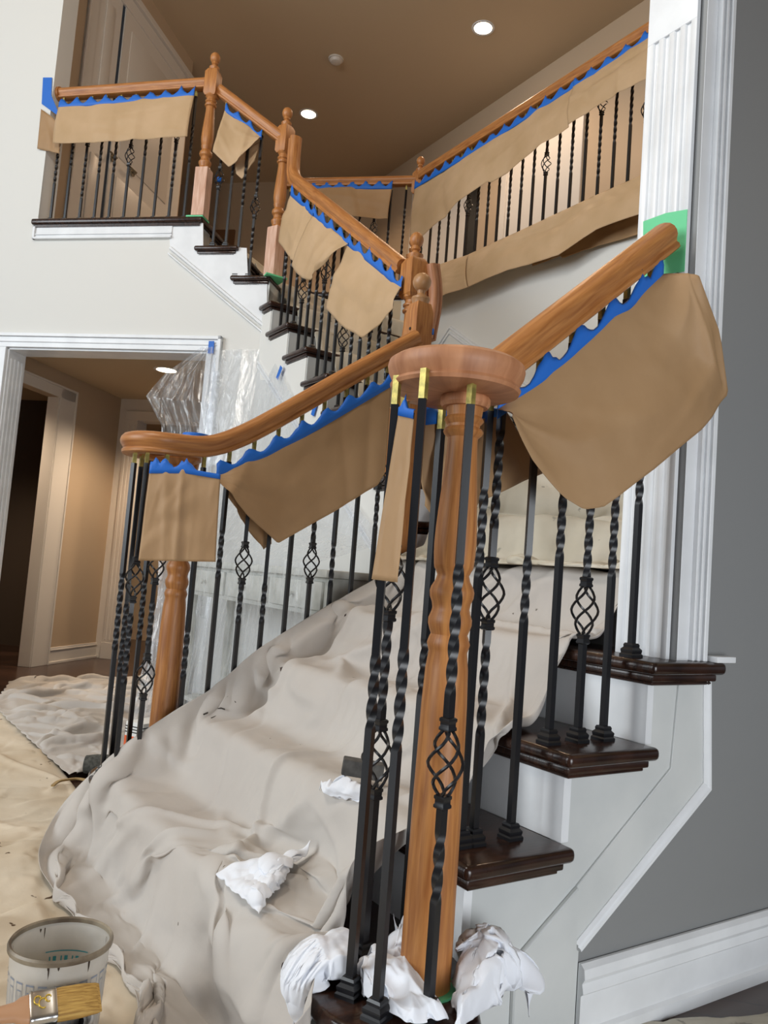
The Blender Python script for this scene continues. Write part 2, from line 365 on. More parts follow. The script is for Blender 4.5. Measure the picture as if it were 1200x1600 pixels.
# baseboard on the grey wall
struct(sweep('baseboard_right', [(.545, .036, FL), (7, .036, FL)], [(0, 0), (.018, 0), (.018, .028), (.010, .034), (.010, .098), (.016, .104), (.012, .122), (.018, .132), (.016, .150), (.006, .158), (0, .158)], TRIMW))
# ground hall beyond the opening
nL = (S2, -S2, 0)
hb = atZ(147, 1027, FL)
def hP(x, y): return atP(x, y, hb, nL)
q = lambda d: hb+np.array([S2, S2, 0])*d
dq = lambda p: (p-hb)@np.array([S2, S2, 0])
e_in = dq(hP(46, 1036)); e_out = dq(hP(72, 1037))
hw = MB()
def hslab(mb, d0, d1, z0, z1, o0, o1):
    d0 = max(d0, -1.62); d1 = max(d1, -1.55)
    n2 = np.array([S2, -S2]); a = q(d0)[:2]; b = q(d1)[:2]
    return mb.prism([a+n2*o1, b+n2*o1, b+n2*o0, a+n2*o0][::-1], z0, z1)
hslab(hw, e_in, 0, FL, HZ, -.09, 0); hslab(hw, -2.2, e_in, 2.03, HZ, -.09, 0); hslab(hw, -2.2, -1.05+e_in, FL, 2.03, -.12, 0)
struct(hw.build('wall_hall_lower', WALLT))
hc = MB(); hslab(hc, e_in, e_out, FL, 2.03+.075, 0, .016); hslab(hc, e_out-.016, e_out, FL, 2.03+.09, 0, .026); hslab(hc, e_in-1.1, e_out, 2.03, 2.03+.075, 0, .016); hslab(hc, e_in-1.1, e_out, 2.03+.075, 2.03+.09, 0, .026)
hslab(hc, e_in-.012, e_in, FL, 2.03, -.09, .012)
struct(hc.build('door_1', HALLTR, bevel=.002, seg=1))
hbb = MB(); hslab(hbb, e_out, 0, FL, FL+.13, 0, .012); hslab(hbb, e_out, 0, FL+.105, FL+.115, 0, .018); hslab(hbb, e_out, 0, FL, FL+.02, 0, .022)
struct(hbb.build('baseboard_hall', HALLTR, bevel=.002, seg=1))
# frontal wall with fluted casing and an opening, parallel to the balcony wall
def kslab(mb, t0, t1, z0, z1, o0, o1):     # t along (1,-1), o towards viewer
    d = np.array([S2, -S2]); n2 = np.array([-S2, -S2]); a = hb[:2]+d*t0; b = hb[:2]+d*t1
    return mb.prism([a+n2*o1, b+n2*o1, b+n2*o0, a+n2*o0], z0, z1)
tt = lambda x, y: (atP(x, y, hb, nW)-hb)@np.array([S2, -S2, 0])
t2_ = tt(178, 1027); t1_ = t2_-.115
kw = MB(); kslab(kw, 0, t2_, FL, HZ, -.15, 0); kslab(kw, t2_, 3.2, 2.04, HZ, -.15, 0)
struct(kw.build('wall_hall_end', HALLTR))
kc = MB()
kslab(kc, t1_, t2_, FL, 2.10, 0, .015)
for i in range(3): kslab(kc, t1_+.014+i*.034, t1_+.032+i*.034, FL+.16, 2.0, 0, .021)
kslab(kc, t1_-.004, t2_+.004, FL, FL+.14, 0, .028); kslab(kc, t1_, 3.2, 2.04, 2.12, 0, .018)
struct(kc.build('trim_13', HALLTR, bevel=.002, seg=1))
struct(wallbox('wall_room_beyond', (3.2, 6.3), (-1.0, 10.5), FL, HZ, -.1, WALLT))
fb = atZ(195, 997, FL); fp = atP(195, 997, fb, nW)
w2 = MB().prism([fb[:2]+np.array([-1.5, 1.5]), fb[:2]+np.array([1.2, -1.2]), fb[:2]+np.array([1.3, -1.1]), fb[:2]+np.array([-1.4, 1.6])], FL, HZ); struct(w2.build('wall_room_far', WALLT))
struct(wallbox('baseboard_room', fb[:2]+np.array([-1.51, 1.49]), fb[:2]+np.array([1.19, -1.21]), FL, FL+.13, .02, HALLTR))
# dark washroom seen through the hall door
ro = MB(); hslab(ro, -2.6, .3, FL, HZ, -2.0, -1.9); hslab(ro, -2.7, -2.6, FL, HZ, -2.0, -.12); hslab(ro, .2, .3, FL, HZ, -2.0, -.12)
struct(ro.build('wall_washroom', mat('darkened washroom walls', srgb(70, 58, 48), .8)))  # dark wall colour stands in for the black, unlit interior
# ================================================================== STAIRCASE
stair = tag(empty('staircase', (0, 0, FL)), 'L-shaped staircase with dark stained treads and white painted risers climbing to the balcony', 'staircase')
stair.location = (0, 0, 0)
def inset(poly, d):
    P = [np.array(p[:2], float) for p in poly]; n = len(P); o = []
    ar = sum(P[i][0]*P[(i+1) % n][1]-P[(i+1) % n][0]*P[i][1] for i in range(n)); sg = 1 if ar > 0 else -1
    for i in range(n):
        e1 = P[i]-P[i-1]; e2 = P[(i+1) % n]-P[i]; e1 /= np.linalg.norm(e1); e2 /= np.linalg.norm(e2)
        n1 = np.array([-e1[1], e1[0]])*sg; n2 = np.array([-e2[1], e2[0]])*sg; b = n1+n2; o.append(P[i]+b*d/max(.3, (b@b)/2))
    return o
def tread(poly, z):
    o = MB().prism(poly, z-.028, z).build('tread', DARKW, stair, bevel=.011, seg=3)
    MB().prism(inset(poly, .016), z-.044, z-.028).build('cove_moulding', DARKW, o, bevel=.004, seg=2)
    MB().prism(inset(poly, .024), z-.052, z-.044).build('cove_moulding', DARKW, o, bevel=.002, seg=1)
    return o
YF = 1.45
# curtail first step with a rounded end round the near newel
arc = lambda cx, cy, r, a0, a1, n: [(cx+r*math.cos(a0+(a1-a0)*i/n), cy+r*math.sin(a0+(a1-a0)*i/n)) for i in range(n+1)]
st1 = arc(.10, .02, .165, -PI*.42, -PI*1.0, 10)+[(-.03, .30), (-.03, 1.25)]+arc(.10, 1.44, .165, PI, PI*.42, 10)+[(.26, 1.45), (.26, .03)]
tread(st1[::-1], RZ)
b1 = inset(st1[::-1], .035)
MB().prism(b1, FL, RZ-.028).build('riser', TRIMG, stair)
for k in range(2, 5):
    x0 = (k-1)*G-.03; x1 = k*G+.004
    if k == 4: x1 = 4*G-.012
    tread([(x0, 0), (x1, 0), (x1, YF), (x0, YF)], k*RZ)
    MB().box((x0+.028, .0375, (k-1)*RZ), (x0+.048, YF-.036, k*RZ-.028)).build('riser', TRIMW, stair)
# winders and landing block round the inner corner
pv = (1.0, 1.45)
def windpt(a):
    c, s = math.cos(a), math.sin(a); t = min((2.29-pv[0])/max(c, 1e-6), ((1.25)/max(-s, 1e-6)) if s < 0 else 1e9); return (pv[0]+c*t, pv[1]+s*t)
def wedge(a0, a1, z, extra=None):
    pts = [pv, windpt(a0)]
    if a0 < math.atan2(-1.25, 1.29) < a1: pts.append((2.29, .20))
    pts.append(windpt(a1))
    tread(pts, z); MB().prism(inset(pts, .02), z-RZ, z-.05).build('riser', TRIMW, stair)
MB().box((.812, .205, 4*RZ-.028), (.96, .206, 4*RZ)).build('filler', DARKW, stair)
tread([(4*G-.03, .205), (1.0, .205), (1.0, 1.45), (4*G-.03, 1.45)], 5*RZ); MB().box((4*G, .21, 4*RZ), (4*G+.018, 1.42, 5*RZ-.028)).build('riser', TRIMW, stair)
wedge(-PI/2, -PI/3, 5*RZ); wedge(-PI/3, -PI/6, 6*RZ); wedge(-PI/6, 0, 7*RZ)
MB().box((pv[0]+.02, .22, FL), (2.28, 1.44, 4*RZ)).build('carcass', TRIMG, stair)
tread([(1.02, 1.47), (2.29, 1.47), (2.29, 1.722), (1.02, 1.722)], 7*RZ)
for k in range(8, 14):
    y0 = 1.722+(k-8)*G; y1 = y0+G
    if k < 13: tread([(1.02, y0-.03), (2.29, y0-.03), (2.29, y1), (1.02, y1)], k*RZ)
    else: tread([(1.02, y0-.03), (2.29, y0-.03), (2.29, 3.45), (1.06, 3.04), (1.02, 3.04)], k*RZ)
    MB().box((1.050, y0-.010, (k-1)*RZ), (2.28, y0+.018, k*RZ-.028)).build('riser', TRIMG, stair)
def dg(s, t): p = Wp(s, 0); return (p[0]+t*S2, p[1]+t*S2)
tread([dg(-.48, -.03), dg(-.48, 1.1), dg(-.235, 1.15), dg(-.235, -.03)], 14*RZ)
tread([dg(-.265, -.03), dg(-.265, 1.2), dg(.005, 1.2), dg(.005, -.03)], 15*RZ)
for s, k in ((-.47, 14), (-.235, 15), (.0, 16)):
    MB().prism([dg(s, 0), dg(s, 1.15), dg(s+.018, 1.15), dg(s+.018, 0)], (k-1)*RZ, k*RZ-.028).build('riser', TRIMG, stair)
# balcony nosing
nb = MB(); nb.prism([dg(-.03, -.03), dg(-.03, 1.2), dg(.12, 1.2), dg(.12, .12), dg(1.09, .12), dg(1.09, -.03)], 2.812, 16*RZ)
tb = nb.build('balcony_nosing', DARKW, stair, bevel=.012, seg=3)
wb2 = MB(); wslab(wb2, -.01, 1.075, 2.795, 2.812, .016, .06); wb2.build('cove_moulding', DARKW, tb)
nb = MB().box((2.27, .2, 2.812), (2.42, 3.5, 16*RZ)); nb.prism([(2.27, 3.5), (2.42, 3.5), (1.66, 4.3), (1.57, 4.19)], 2.812, 16*RZ); nb.build('balcony_nosing', DARKW, stair, bevel=.008)
struct(MB().prism(UFi[::-1], 2.80, 2.825).build('floor_hall_upper', FLOORM))
# outer string: stepped panel, raised band, corner panel, moulding
def onS(x, y, o=0.): p = atY(x, y, .036); p[1] -= o; return p
sp = [(0.18, FL)]
for k in range(2, 5): sp += [((k-1)*G, (k-1)*RZ-.03 if k > 2 else .0), ((k-1)*G, k*RZ-.03)] if k > 2 else [((k-1)*G, FL), ((k-1)*G, k*RZ-.03)]
sp = [(.10, FL), (.10, RZ-.03), (G, RZ-.03), (G, 2*RZ-.03), (2*G, 2*RZ-.03), (2*G, 3*RZ-.03), (3*G, 3*RZ-.03), (3*G, 4*RZ-.03), (.93, 4*RZ-.03), (.945, .47), (.545, .14), (.545, FL)]
MB().extr([(x, .038, z) for x, z in sp], (0, .03, 0)).build('string_panel', TRIMG, stair)
Bp = [onS(*p) for p in ((1060, 1060), (1047, 1200), (900, 1384), (897, 1475), (1097, 1223), (1100, 1060))]
MB().extr([p-np.array([0, .003, 0]) for p in Bp], (0, .006, 0)).build('string_band', TRIMG, stair, bevel=.0012, seg=1)
Tp = [onS(*p) for p in ((798, 1590), (799, 1530), (802, 1498), (900, 1384), (894, 1597))]
tp_ = [p-np.array([0, .009, 0]) for p in Tp]; tp_[0][2] = FL; tp_[4][2] = FL
MB().extr(tp_, (0, .012, 0)).build('corner_panel', TRIMG, stair, bevel=.0025, seg=1)
mp_ = [onS(1101, 1062), onS(1101, 1228), onS(899, 1478)]
sweep('string_moulding', mp_, [(-.012, 0), (.012, 0), (.012, .006), (.006, .012), (.002, .007), (-.003, .012), (-.009, .012), (-.012, .006)], TRIMW, stair, upv=(0, -1, 0))
tag(MB().prism([(.905, .0), (.975, .0), (.985, .008), (.985, .036), (.905, .036)], 4*RZ, 4*RZ+.014).build('moulding_offcut', TRIMW, bevel=.002), 'short loose offcut of white moulding lying at the end of the top visible dark tread', 'offcut')
# ================================================================== NEWEL POSTS
def ball(r, z, n=10, e=1.0): return [(max(r*math.sin(PI*i/n), .001), z-r*e*math.cos(PI*i/n)) for i in range(1, n+1)]
def newel_block(label, x, y, z0, H, rot=0, acorn=True, low=OAKP, blk=.2, w=.038, group=None):
    t = tag(empty('newel_post', (x, y, z0)), label, 'newel post', group); t.rotation_euler.z = rot
    hb_ = .30*H
    lathe('base_block', [(w, 0, 1), (w, hb_-.02, 1), (w*.98, hb_-.012, 1)], low, t, seg=32, sharp=30)
    s = H/1.01
    P = [(w*.97, hb_-.012), (w*.80, hb_+.0), (w*.86, hb_+.012), (w*.98, hb_+.022), (w*.98, hb_+.030), (w*.72, hb_+.042), (w*.70, hb_+.060), (w*.95, hb_+.070), (w*1.0, hb_+.08), (w*.95, hb_+.09), (w*.68, hb_+.105), (w*.78, hb_+.118), (w*.85, hb_+.128), (w*.80, hb_+.135),
         (w*.92, hb_+.155), (w*.96, hb_+.18), (w*.90, hb_+.23), (w*.76, hb_+.30), (w*.68, hb_+.345)]
    zt_ = H-.285*s
    P += [(w*.66, zt_-.055), (w*.88, zt_-.050), (w*.92, zt_-.043), (w*.74, zt_-.038), (w*.72, zt_-.030), (w*.88, zt_-.024), (w*.88, zt_-.018), (w*.72, zt_-.012), (w*.70, zt_+.0), (w*.95, zt_+.012), (w*.95, zt_+.02)]
    lathe('turned_shaft', P, OAK, t, seg=28)
    b0, b1_ = H-.285*s+.01, H-.285*s+.01+.165*s
    lathe('rail_block', [(w*.80, b0, 1), (w*1.0, b0+.014, 1), (w*1.0, b1_-.022, 1), (w*.72, b1_, 1)], OAK, t, seg=32)
    fz = b1_
    F_ = [(w*.70, fz-.002), (w*.72, fz+.006), (w*.80, fz+.012), (w*.80, fz+.018), (w*.42, fz+.024), (w*.34, fz+.034), (w*.5, fz+.040)]
    r = .030; zc = H-r*1.12
    F_ += [(r*math.sin(a), zc-r*1.15*math.cos(a)) for a in [PI*(.2+.08*i) for i in range(0, 10)]]+[(.001, zc+r*1.15)]
    lathe('finial', F_, OAK, t, seg=24)
    return t
newel_block('turned oak newel post at the left balcony corner, its bleached base ringed by green tape', *W0, 16*RZ, 1.015, rot=PI/4)
newel_block('turned oak newel post with sanded pale base beside the upper gooseneck rail', 1.085, 3.03, 14*RZ, 1.02, rot=PI/8)
newel_block('turned oak newel post at the far corner of the upper hall railing', 2.36, 3.50, 16*RZ, 1.03, rot=PI/8, low=OAK)
newel_block('turned oak newel post with egg finial at the foot of the upper flight', 1.115, 1.64, 7*RZ, 1.07, low=OAK, w=.042)
# ball topped landing newel
t = tag(empty('newel_post', (.975, 1.375, 5*RZ-.165)), 'plain square oak newel post with ball top and dark plug hole behind the near rail', 'newel post')
w = .038
lathe('post', [(w, 0, 1), (w, 1.12, 1), (w, 1.14, 1), (w*.80, 1.175, 1)], OAK, t, seg=32)
lathe('finial', [(w*.8, 1.172), (w*.86, 1.185), (w*.95, 1.192), (w*.92, 1.20), (w*.55, 1.206), (w*.36, 1.216), (w*.42, 1.228), (w*.6, 1.232)]+[(.036*math.sin(a), 1.262-.036*math.cos(a)) for a in [PI*(.18+.082*i) for i in range(10)]]+[(.001, 1.298)], mat('darker oak ball', srgb(168, 124, 82), .4), t, seg=28)
o = lathe('plug_hole', [(.006, 0), (.006, .002)], BLACK, t, seg=12); o.rotation_euler = (0, -PI/2, 0); o.location = (-w-.0005, 0, 1.07)
tg = MB().box((-.02, -.02, 0), (.02, .02, .01))
# fully turned starting newels
def newel_round(label, x, y, z0, H):
    t = tag(empty('newel_post', (x, y, z0)), label, 'newel post')
    P = [(.043, 0), (.0425, .12), (.0415, .30), (.039, .48), (.0365, .545), (.033, .575), (.035, .582), (.037, .590), (.034, .600), (.0315, .606), (.0345, .614), (.0375, .624), (.0375, .634), (.0335, .645), (.032, .652), (.0335, .662), (.0375, .672), (.0385, .682), (.0365, .690),
         (.030, .702), (.0275, .712), (.031, .720), (.0335, .724), (.0345, .73), (.0360, .75), (.0365, .77), (.0355, .80), (.033, .84), (.030, .88), (.0275, .92), (.0262, .95), (.0262, .962), (.033, .968), (.035, .973), (.033, .978), (.0285, .981), (.0285, .986), (.032, .990), (.0345, .994), (.033, .998), (.0305, 1.001), (.0315, 1.01), (.034, 1.03), (.035, 1.04)]
    s = H/1.04
    lathe('turned_shaft', [(r, z*s) for r, z in P], OAK, t, seg=44, sharp=40)
    return t
nn = newel_round('large turned oak newel post in the foreground carrying the round handrail cap', .128, -.005, RZ, .995)
MB().prism(arc(0, 0, .055, 0, 2*PI*.96, 20), .0, .004).build('masking_tape', GREEN, nn)
newel_round('turned oak newel post under the left handrail scroll, lower end behind the drop cloth', .15, 1.45, RZ, .99)
# ================================================================== HANDRAILS AND BALUSTERS
RP = [(x*1.12, y*1.16) for x, y in [(-.019, 0), (.019, 0), (.024, .003), (.025, .010), (.021, .015), (.023, .020), (.029, .028), (.031, .037), (.029, .046), (.022, .054), (.011, .058), (0, .059)]]
RP = RP+[(-x, y) for x, y in RP[::-1][1:-2]]+[(-.027, .0035)]
def basket_mesh():
    v = []; f = []; n = 14; k = 5; H = .108
    for w_ in range(4):
        P = []
        for i in range(n+1):
            t = i/n; a = w_*PI/2+PI*1.3*t+.3; r = .0042+.0235*math.sin(PI*t)**.9
            P.append(np.array([r*math.cos(a), r*math.sin(a), H*(t-.5)]))
        for i in range(n+1):
            tn = P[min(i+1, n)]-P[max(i-1, 0)]; tn /= np.linalg.norm(tn); s_ = np.cross(tn, (0, 0, 1.0))
            if np.linalg.norm(s_) < 1e-3: s_ = np.array([1., 0, 0])
            s_ /= np.linalg.norm(s_); u = np.cross(s_, tn); b = len(v)
            for j in range(k): v.append(P[i]+.0029*(s_*math.cos(2*PI*j/k)+u*math.sin(2*PI*j/k)))
            if i < n:
                for j in range(k): f.append((b+j, b+(j+1) % k, b+k+(j+1) % k, b+k+j))
    for zc in (-H/2-.006, H/2+.006):
        b = len(v)
        lv = [(.0078, -.011), (.0102, -.009), (.0102, -.005), (.0088, -.003), (.0088, .003), (.0102, .005), (.0102, .009), (.0078, .011)]
        for r, z in lv:
            for sx, sy in ((1, 1), (-1, 1), (-1, -1), (1, -1)): v.append((r*sx, r*sy, z+zc))
        for i in range(len(lv)-1):
            for j in range(4): f.append((b+i*4+j, b+i*4+(j+1) % 4, b+i*4+4+(j+1) % 4, b+i*4+4+j))
        f.append((b+3, b+2, b+1, b)); e = b+4*(len(lv)-1); f.append((e, e+1, e+2, e+3))
    return v, f
_bv, _bf = basket_mesh(); BASK = None; SHOE = None; PIN = None
def shared(name, key, v, f, m, parent, loc, smooth=False):
    global _cache
    if key not in _cache:
        o = mk(name, v, f, m, parent, loc, smooth=smooth, sharp=45); _cache[key] = o.data; return o
    o = bpy.data.objects.new(name, _cache[key]); COL.objects.link(o); o.parent = parent; o.location = loc; return o
_cache = {}
def sqrings(lv):
    v = []; f = []
    for r, z in lv:
        for sx, sy in ((1, 1), (-1, 1), (-1, -1), (1, -1)): v.append((r*sx, r*sy, z))
    for i in range(len(lv)-1):
        for j in range(4): f.append((i*4+j, i*4+(j+1) % 4, i*4+4+(j+1) % 4, i*4+4+j))
    f.append((3, 2, 1, 0)); e = 4*(len(lv)-1); f.append((e, e+1, e+2, e+3)); return v, f
_shoe = sqrings([(.018, 0), (.018, .006), (.0155, .009), (.0165, .014), (.0165, .017), (.012, .022), (.0125, .027), (.0105, .031), (.007, .031)])
_pin = sqrings([(.0055, 0), (.0055, .05)])
HB = .0065
def baluster(parent, x, y, z0, z1, spec, rot=0., shoe=True, pin=.035, name='baluster'):
    """spec: list of ('t', a, b) twist or ('b', c) basket, heights above the foot"""
    L = z1-z0-pin; v = []; f = []; extra = []
    bks = [s[1] for s in spec if s[0] == 'b']; cuts = sorted((c-.062, c+.062) for c in bks); segs = []; z = 0.
    for a, b in cuts: segs.append((z, a)); z = b
    segs.append((z, L))
    ang = 0.
    tw = [s for s in spec if s[0] == 't']
    for a, b in segs:
        if b-a < .005: continue
        zs = {a, b}
        for (_, ta, tb) in tw:
            if tb > a and ta < b:
                lo, hi = max(a, ta), min(b, tb); n = max(2, int((hi-lo)/.004)); zs |= {lo+(hi-lo)*i/n for i in range(n+1)}
        if v: extra.append((v, f)); v = []; f = []
        base = len(v); zs = sorted(zs)
        for i, zz in enumerate(zs):
            an = rot+PI/4+sum((min(max(zz, ta), tb)-ta)/.075*PI for (_, ta, tb) in tw)
            for k in range(4): v.append((HB*1.414*math.cos(an+k*PI/2), HB*1.414*math.sin(an+k*PI/2), zz))
            if i:
                b0 = base+(i-1)*4
                for k in range(4): f.append((b0+k, b0+(k+1) % 4, b0+4+(k+1) % 4, b0+4+k))
        f.append((base+3, base+2, base+1, base)); e = len(v)-4; f.append((e, e+1, e+2, e+3))
    o = mk(name, v, f, BLACKM, parent, (x, y, z0), smooth=True, sharp=50)
    for ev, ef in extra: mk('bar', ev, ef, BLACKM, o, smooth=True, sharp=50)
    for c in bks:
        s = shared('basket', 'basket', _bv, _bf, BLACKM, o, (0, 0, c), True); s.rotation_euler.z = rot
    if shoe: s = shared('shoe', 'shoe', *_shoe, BLACKM, o, (0, 0, 0)); s.rotation_euler.z = rot
    if pin > 0: s = shared('top_pin', 'pin', *_pin, BRASS, o, (0, 0, L)); s.rotation_euler.z = rot
    return o
# ---- near rail (right hand side of the first flight)
rA = tag(empty('stair_railing', (.13, .09, RZ)), 'near oak handrail from the round cap up to the fluted pilaster with black twisted balusters', 'railing')
rA.location = (0, 0, 0)
RY = .095
zn = lambda X: 1.284+.850*(X-.345) if X > .2 else 1.170
pth = [(.08, RY, 1.171), (.12, RY, 1.171), (.16, RY, 1.172), (.19, RY, 1.176), (.22, RY, 1.188), (.26, RY, zn(.26)), (.5, RY, zn(.5)), (.795, RY, zn(.795))]
pth = sm(pth, 4)
sweep('handrail', pth, RP, OAK, rA)
capp = [(.001, .003), (.080, .0), (.100, .003), (.111, .006), (.114, .012), (.110, .018), (.112, .022), (.118, .034), (.120, .044), (.118, .053), (.108, .060), (.090, .063), (.001, .064)]
cp = lathe('round_cap', capp, OAKR, rA, (.107, .0, 1.170), seg=64)
lathe('collar', [(.040, -.018), (.044, -.012), (.044, -.003), (.040, .004)], OAKR, cp, (.021, -.005, .0), seg=32)
def zr(X): return zn(X)+.0
nb_ = [ # foot px , tread, spec
 ((740, 1302), 2, [('b', .475), ('t', .60, .80), ('t', .20, .38)]), ((797, 1310), 2, [('t', .42, .56)]),
 ((857, 1158), 3, [('t', .38, .54)]), ((902, 1157), 3, [('b', .275), ('t', .345, .51)]), ((942, 1151), 3, [('t', .35, .54)]),
 ((986, 1021), 4, [('t', .34, .46)])]
for i, ((px, py), k, spec) in enumerate(nb_):
    p = atY(px, py, RY); baluster(rA, p[0], RY, k*RZ, zr(p[0])+.002, spec)
for X_, sp_ in ((.27, [('t', .50, .68)]),): baluster(rA, X_, RY, 2*RZ, zr(X_), sp_)
# volute balusters on the first step: (x, y, spec)
for px, py, z_, spec, rt in ((588, 1592, RZ, [('t', .40, .56)], .4), (546, 1556, RZ, [('t', .42, .54)], .5), (668, 1590, RZ, [('t', .17, .28), ('b', .385), ('t', .49, .70)], .2), (630, 1478, RZ, [('t', .45, .56)], .3), (566, 1500, RZ, [('b', .345), ('t', .43, .58), ('b', .66)], .1)):
    p = atZ(px, py, z_); baluster(rA, p[0], p[1], z_, 1.173, spec, rot=rt)
# ---- left rail
rB = tag(empty('stair_railing', (0, 0, 0)), 'left oak handrail of the lower flight, scroll end at left rising to the ball newel', 'railing')
LY = 1.35
KL = [(-.2, 1.172), (.02, 1.172), (.10, 1.174), (.16, 1.180), (.21, 1.194), (.265, 1.220), (.335, 1.262), (.42, 1.322), (.59, 1.448), (.81, 1.612), (1.0, 1.745)]
def zl(X):
    K = KL
    for (a, za), (b, zb) in zip(K, K[1:]):
        if X <= b: return za+(zb-za)*(X-a)/(b-a)
    return K[-1][1]
cv = arc(.055, 1.445, .095, -PI*.5, -PI*1.65, 14)
path = [(x, y, 1.172) for x, y in cv[::-1]]
path = path[:-1]+[(X_, LY, zl(X_)) for X_ in (.06, .12, .17, .22, .28, .36, .5, .7, .97)]
sweep('handrail', sm(path, 3), RP, OAK, rB)
lathe('collar', [(.036, -.030), (.048, -.026), (.040, -.018), (.046, -.010), (.060, .002), (.060, .03)], OAK, rB, (.13, 1.45, 1.172), seg=28)
LB = [(232, 745, .10, [('t', .50, .75)]), (244, 745, .0, [('b', .52), ('t', .28, .46)]), (253, 745, .0, [('t', .3, .6)]), (275, 760, .0, [('b', .30), ('b', .64), ('t', .38, .56)]), (322, 757, .0, [('t', .36, .54)])]
for (X_, Y_), spec in (((-.035, 1.42), [('t', .38, .62)]), ((-.01, 1.375), [('t', .28, .5), ('b', .60)]), ((.045, 1.35), [('b', .31), ('t', .40, .54), ('b', .66)]), ((.01, 1.50), [('t', .30, .52)]), ((.07, 1.53), [('t', .40, .6)])):
    baluster(rB, X_, Y_, RZ, 1.175, spec)
lsp = [[('t', .30, .46)], [('t', .44, .60)], [('b', .50), ('t', .30, .44)], [('t', .30, .44)], [('t', .44, .60)], [('b', .34), ('t', .42, .6)], [('t', .26, .42)], [('t', .48, .64)], [('b', .52), ('t', .3, .44)], [('t', .40, .56)]]
for i in range(10):
    X_ = .165+i*.0835; k = int((X_+.02)//G)+1; baluster(rB, X_, LY, min(k, 4)*RZ, zl(X_)+.002, lsp[i])
# ---- second flight rail
rC = tag(empty('stair_railing', (0, 0, 0)), 'oak handrail of the upper flight with a gooseneck at its top post and paper below', 'railing')
X3 = 1.09
Cb = atX(634, 432, X3); Ct = atX(462, 290, X3)
sl = (Ct[2]-Cb[2])/(Ct[1]-Cb[1])
zc = lambda Y_: Cb[2]+sl*(Y_-Cb[1])-.012
gn = [(X3, 1.71, zc(1.71)), (X3, 2.0, zc(2.0)), (X3, 2.5, zc(2.5)), (X3, 2.83, zc(2.83)), (X3, 2.88, zc(2.88)+.004), (X3, 2.915, zc(2.915)+.03), (X3, 2.93, zc(2.93)+.08), (X3, 2.935, zc(2.93)+.16), (X3, 2.935, zc(2.93)+.25)]
def sweepP(name, path, prof, m, parent, side):     # fixed side vector (vertical plane path)
    P = [np.array(p, float) for p in path]; s = np.array(side, float); v = []; f = []; uv = []; k = len(prof); L = 0
    per = [0]
    for j in range(k): per.append(per[-1]+math.hypot(prof[(j+1) % k][0]-prof[j][0], prof[(j+1) % k][1]-prof[j][1]))
    Ls = []
    for i in range(len(P)):
        t = P[min(i+1, len(P)-1)]-P[max(i-1, 0)]; t /= np.linalg.norm(t); u = np.cross(s, t)
        if i: L += np.linalg.norm(P[i]-P[i-1])
        Ls.append(L)
        for x, y in prof: v.append(P[i]+s*x+u*y)
    for i in range(len(P)-1):
        for j in range(k):
            j2 = (j+1) % k; f.append((i*k+j, (i+1)*k+j, (i+1)*k+j2, i*k+j2)); uv.append([(Ls[i], per[j]), (Ls[i+1], per[j]), (Ls[i+1], per[j+1]), (Ls[i], per[j+1])])
    f.append(tuple(range(k))); uv.append(prof); f.append(tuple((len(P)-1)*k+j for j in range(k-1, -1, -1))); uv.append(prof[::-1])
    o = mk(name, v, f, m, parent, smooth=True, uvs=uv, sharp=35)
    bm = bmesh.new(); bm.from_mesh(o.data); bmesh.ops.recalc_face_normals(bm, faces=bm.faces); bm.to_mesh(o.data); bm.free(); return o
sweepP('handrail', sm(gn, 4), RP, OAK, rC, (1, 0, 0))
csp = [[('t', .25, .6)], [('t', .35, .65)], [('b', .58), ('t', .3, .5)], [('t', .3, .6)], [('t', .25, .6)], [('b', .36), ('t', .44, .7)]]
for i in range(15):
    Y_ = 1.76+i*.0798; k = 7 if Y_ < 1.722 else min(13, 8+int((Y_-1.692)//G)); baluster(rC, X3, Y_, k*RZ, zc(Y_)+.004, csp[i % 6], pin=.03)
# gooseneck between ball newel and acorn newel
rD = tag(empty('gooseneck_rail', (0, 0, 0)), 'sanded oak gooseneck rail fitting standing beside the acorn newel post', 'rail fitting')
gk = [(X3+.055, 1.50, 1.70), (X3+.055, 1.53, 1.76), (X3+.055, 1.555, 1.85), (X3+.055, 1.56, 1.98), (X3+.055, 1.56, 2.17)]
gk = []
for px, py in ((668, 530), (672, 508), (677, 480), (678, 450), (674, 414)): gk.append(atY(px, py, 1.60))
for p in gk: p[1] = 1.60
sweepP('gooseneck', sm([tuple(p) for p in gk], 4), [(x*.9, y*.85-.03) for x, y in RP], OAKR, rD, (0, -1, 0))
tag(MB().box((-.01, -.004, -.012), (.012, .004, .014)).build('tape_scrap', BLUE, None, tuple(atY(674, 518, 1.56)), bevel=.002), 'small crumpled blue tape scrap stuck at the foot of the gooseneck fitting', 'tape')
# ---- balcony rails on the angled wall
rE = tag(empty('balcony_railing', (0, 0, 0)), 'oak balcony rail at upper left running from the white wall to the corner post', 'railing')
ztop = 2.848+.81; ztg = 3.685
sweep('handrail', [Wp(1.085, ztop, -.06), Wp(.035, ztop, -.03)], RP, OAK, rE)
for i in range(10):
    s_ = 1.01-i*.0985; baluster(rE, *Wp(s_, 0, -.045)[:2], 16*RZ, ztop+.003, [[('t', .25, .6)], [('t', .35, .6)], [('t', .15, .42), ('b', .56)], [('t', .3, .6)], [('t', .3, .65)], [('b', .42), ('t', .5, .7)], [('t', .4, .65)], [('t', .4, .65)], [('b', .56), ('t', .2, .45)], [('t', .35, .6)]][i], rot=PI/4)
lathe('wall_rosette', [(.045, 0), (.045, .014), (.03, .02)], OAK, rE, Wp(1.062, ztop+.035, -.06), seg=24).rotation_euler = (PI/2, 0, PI/4)
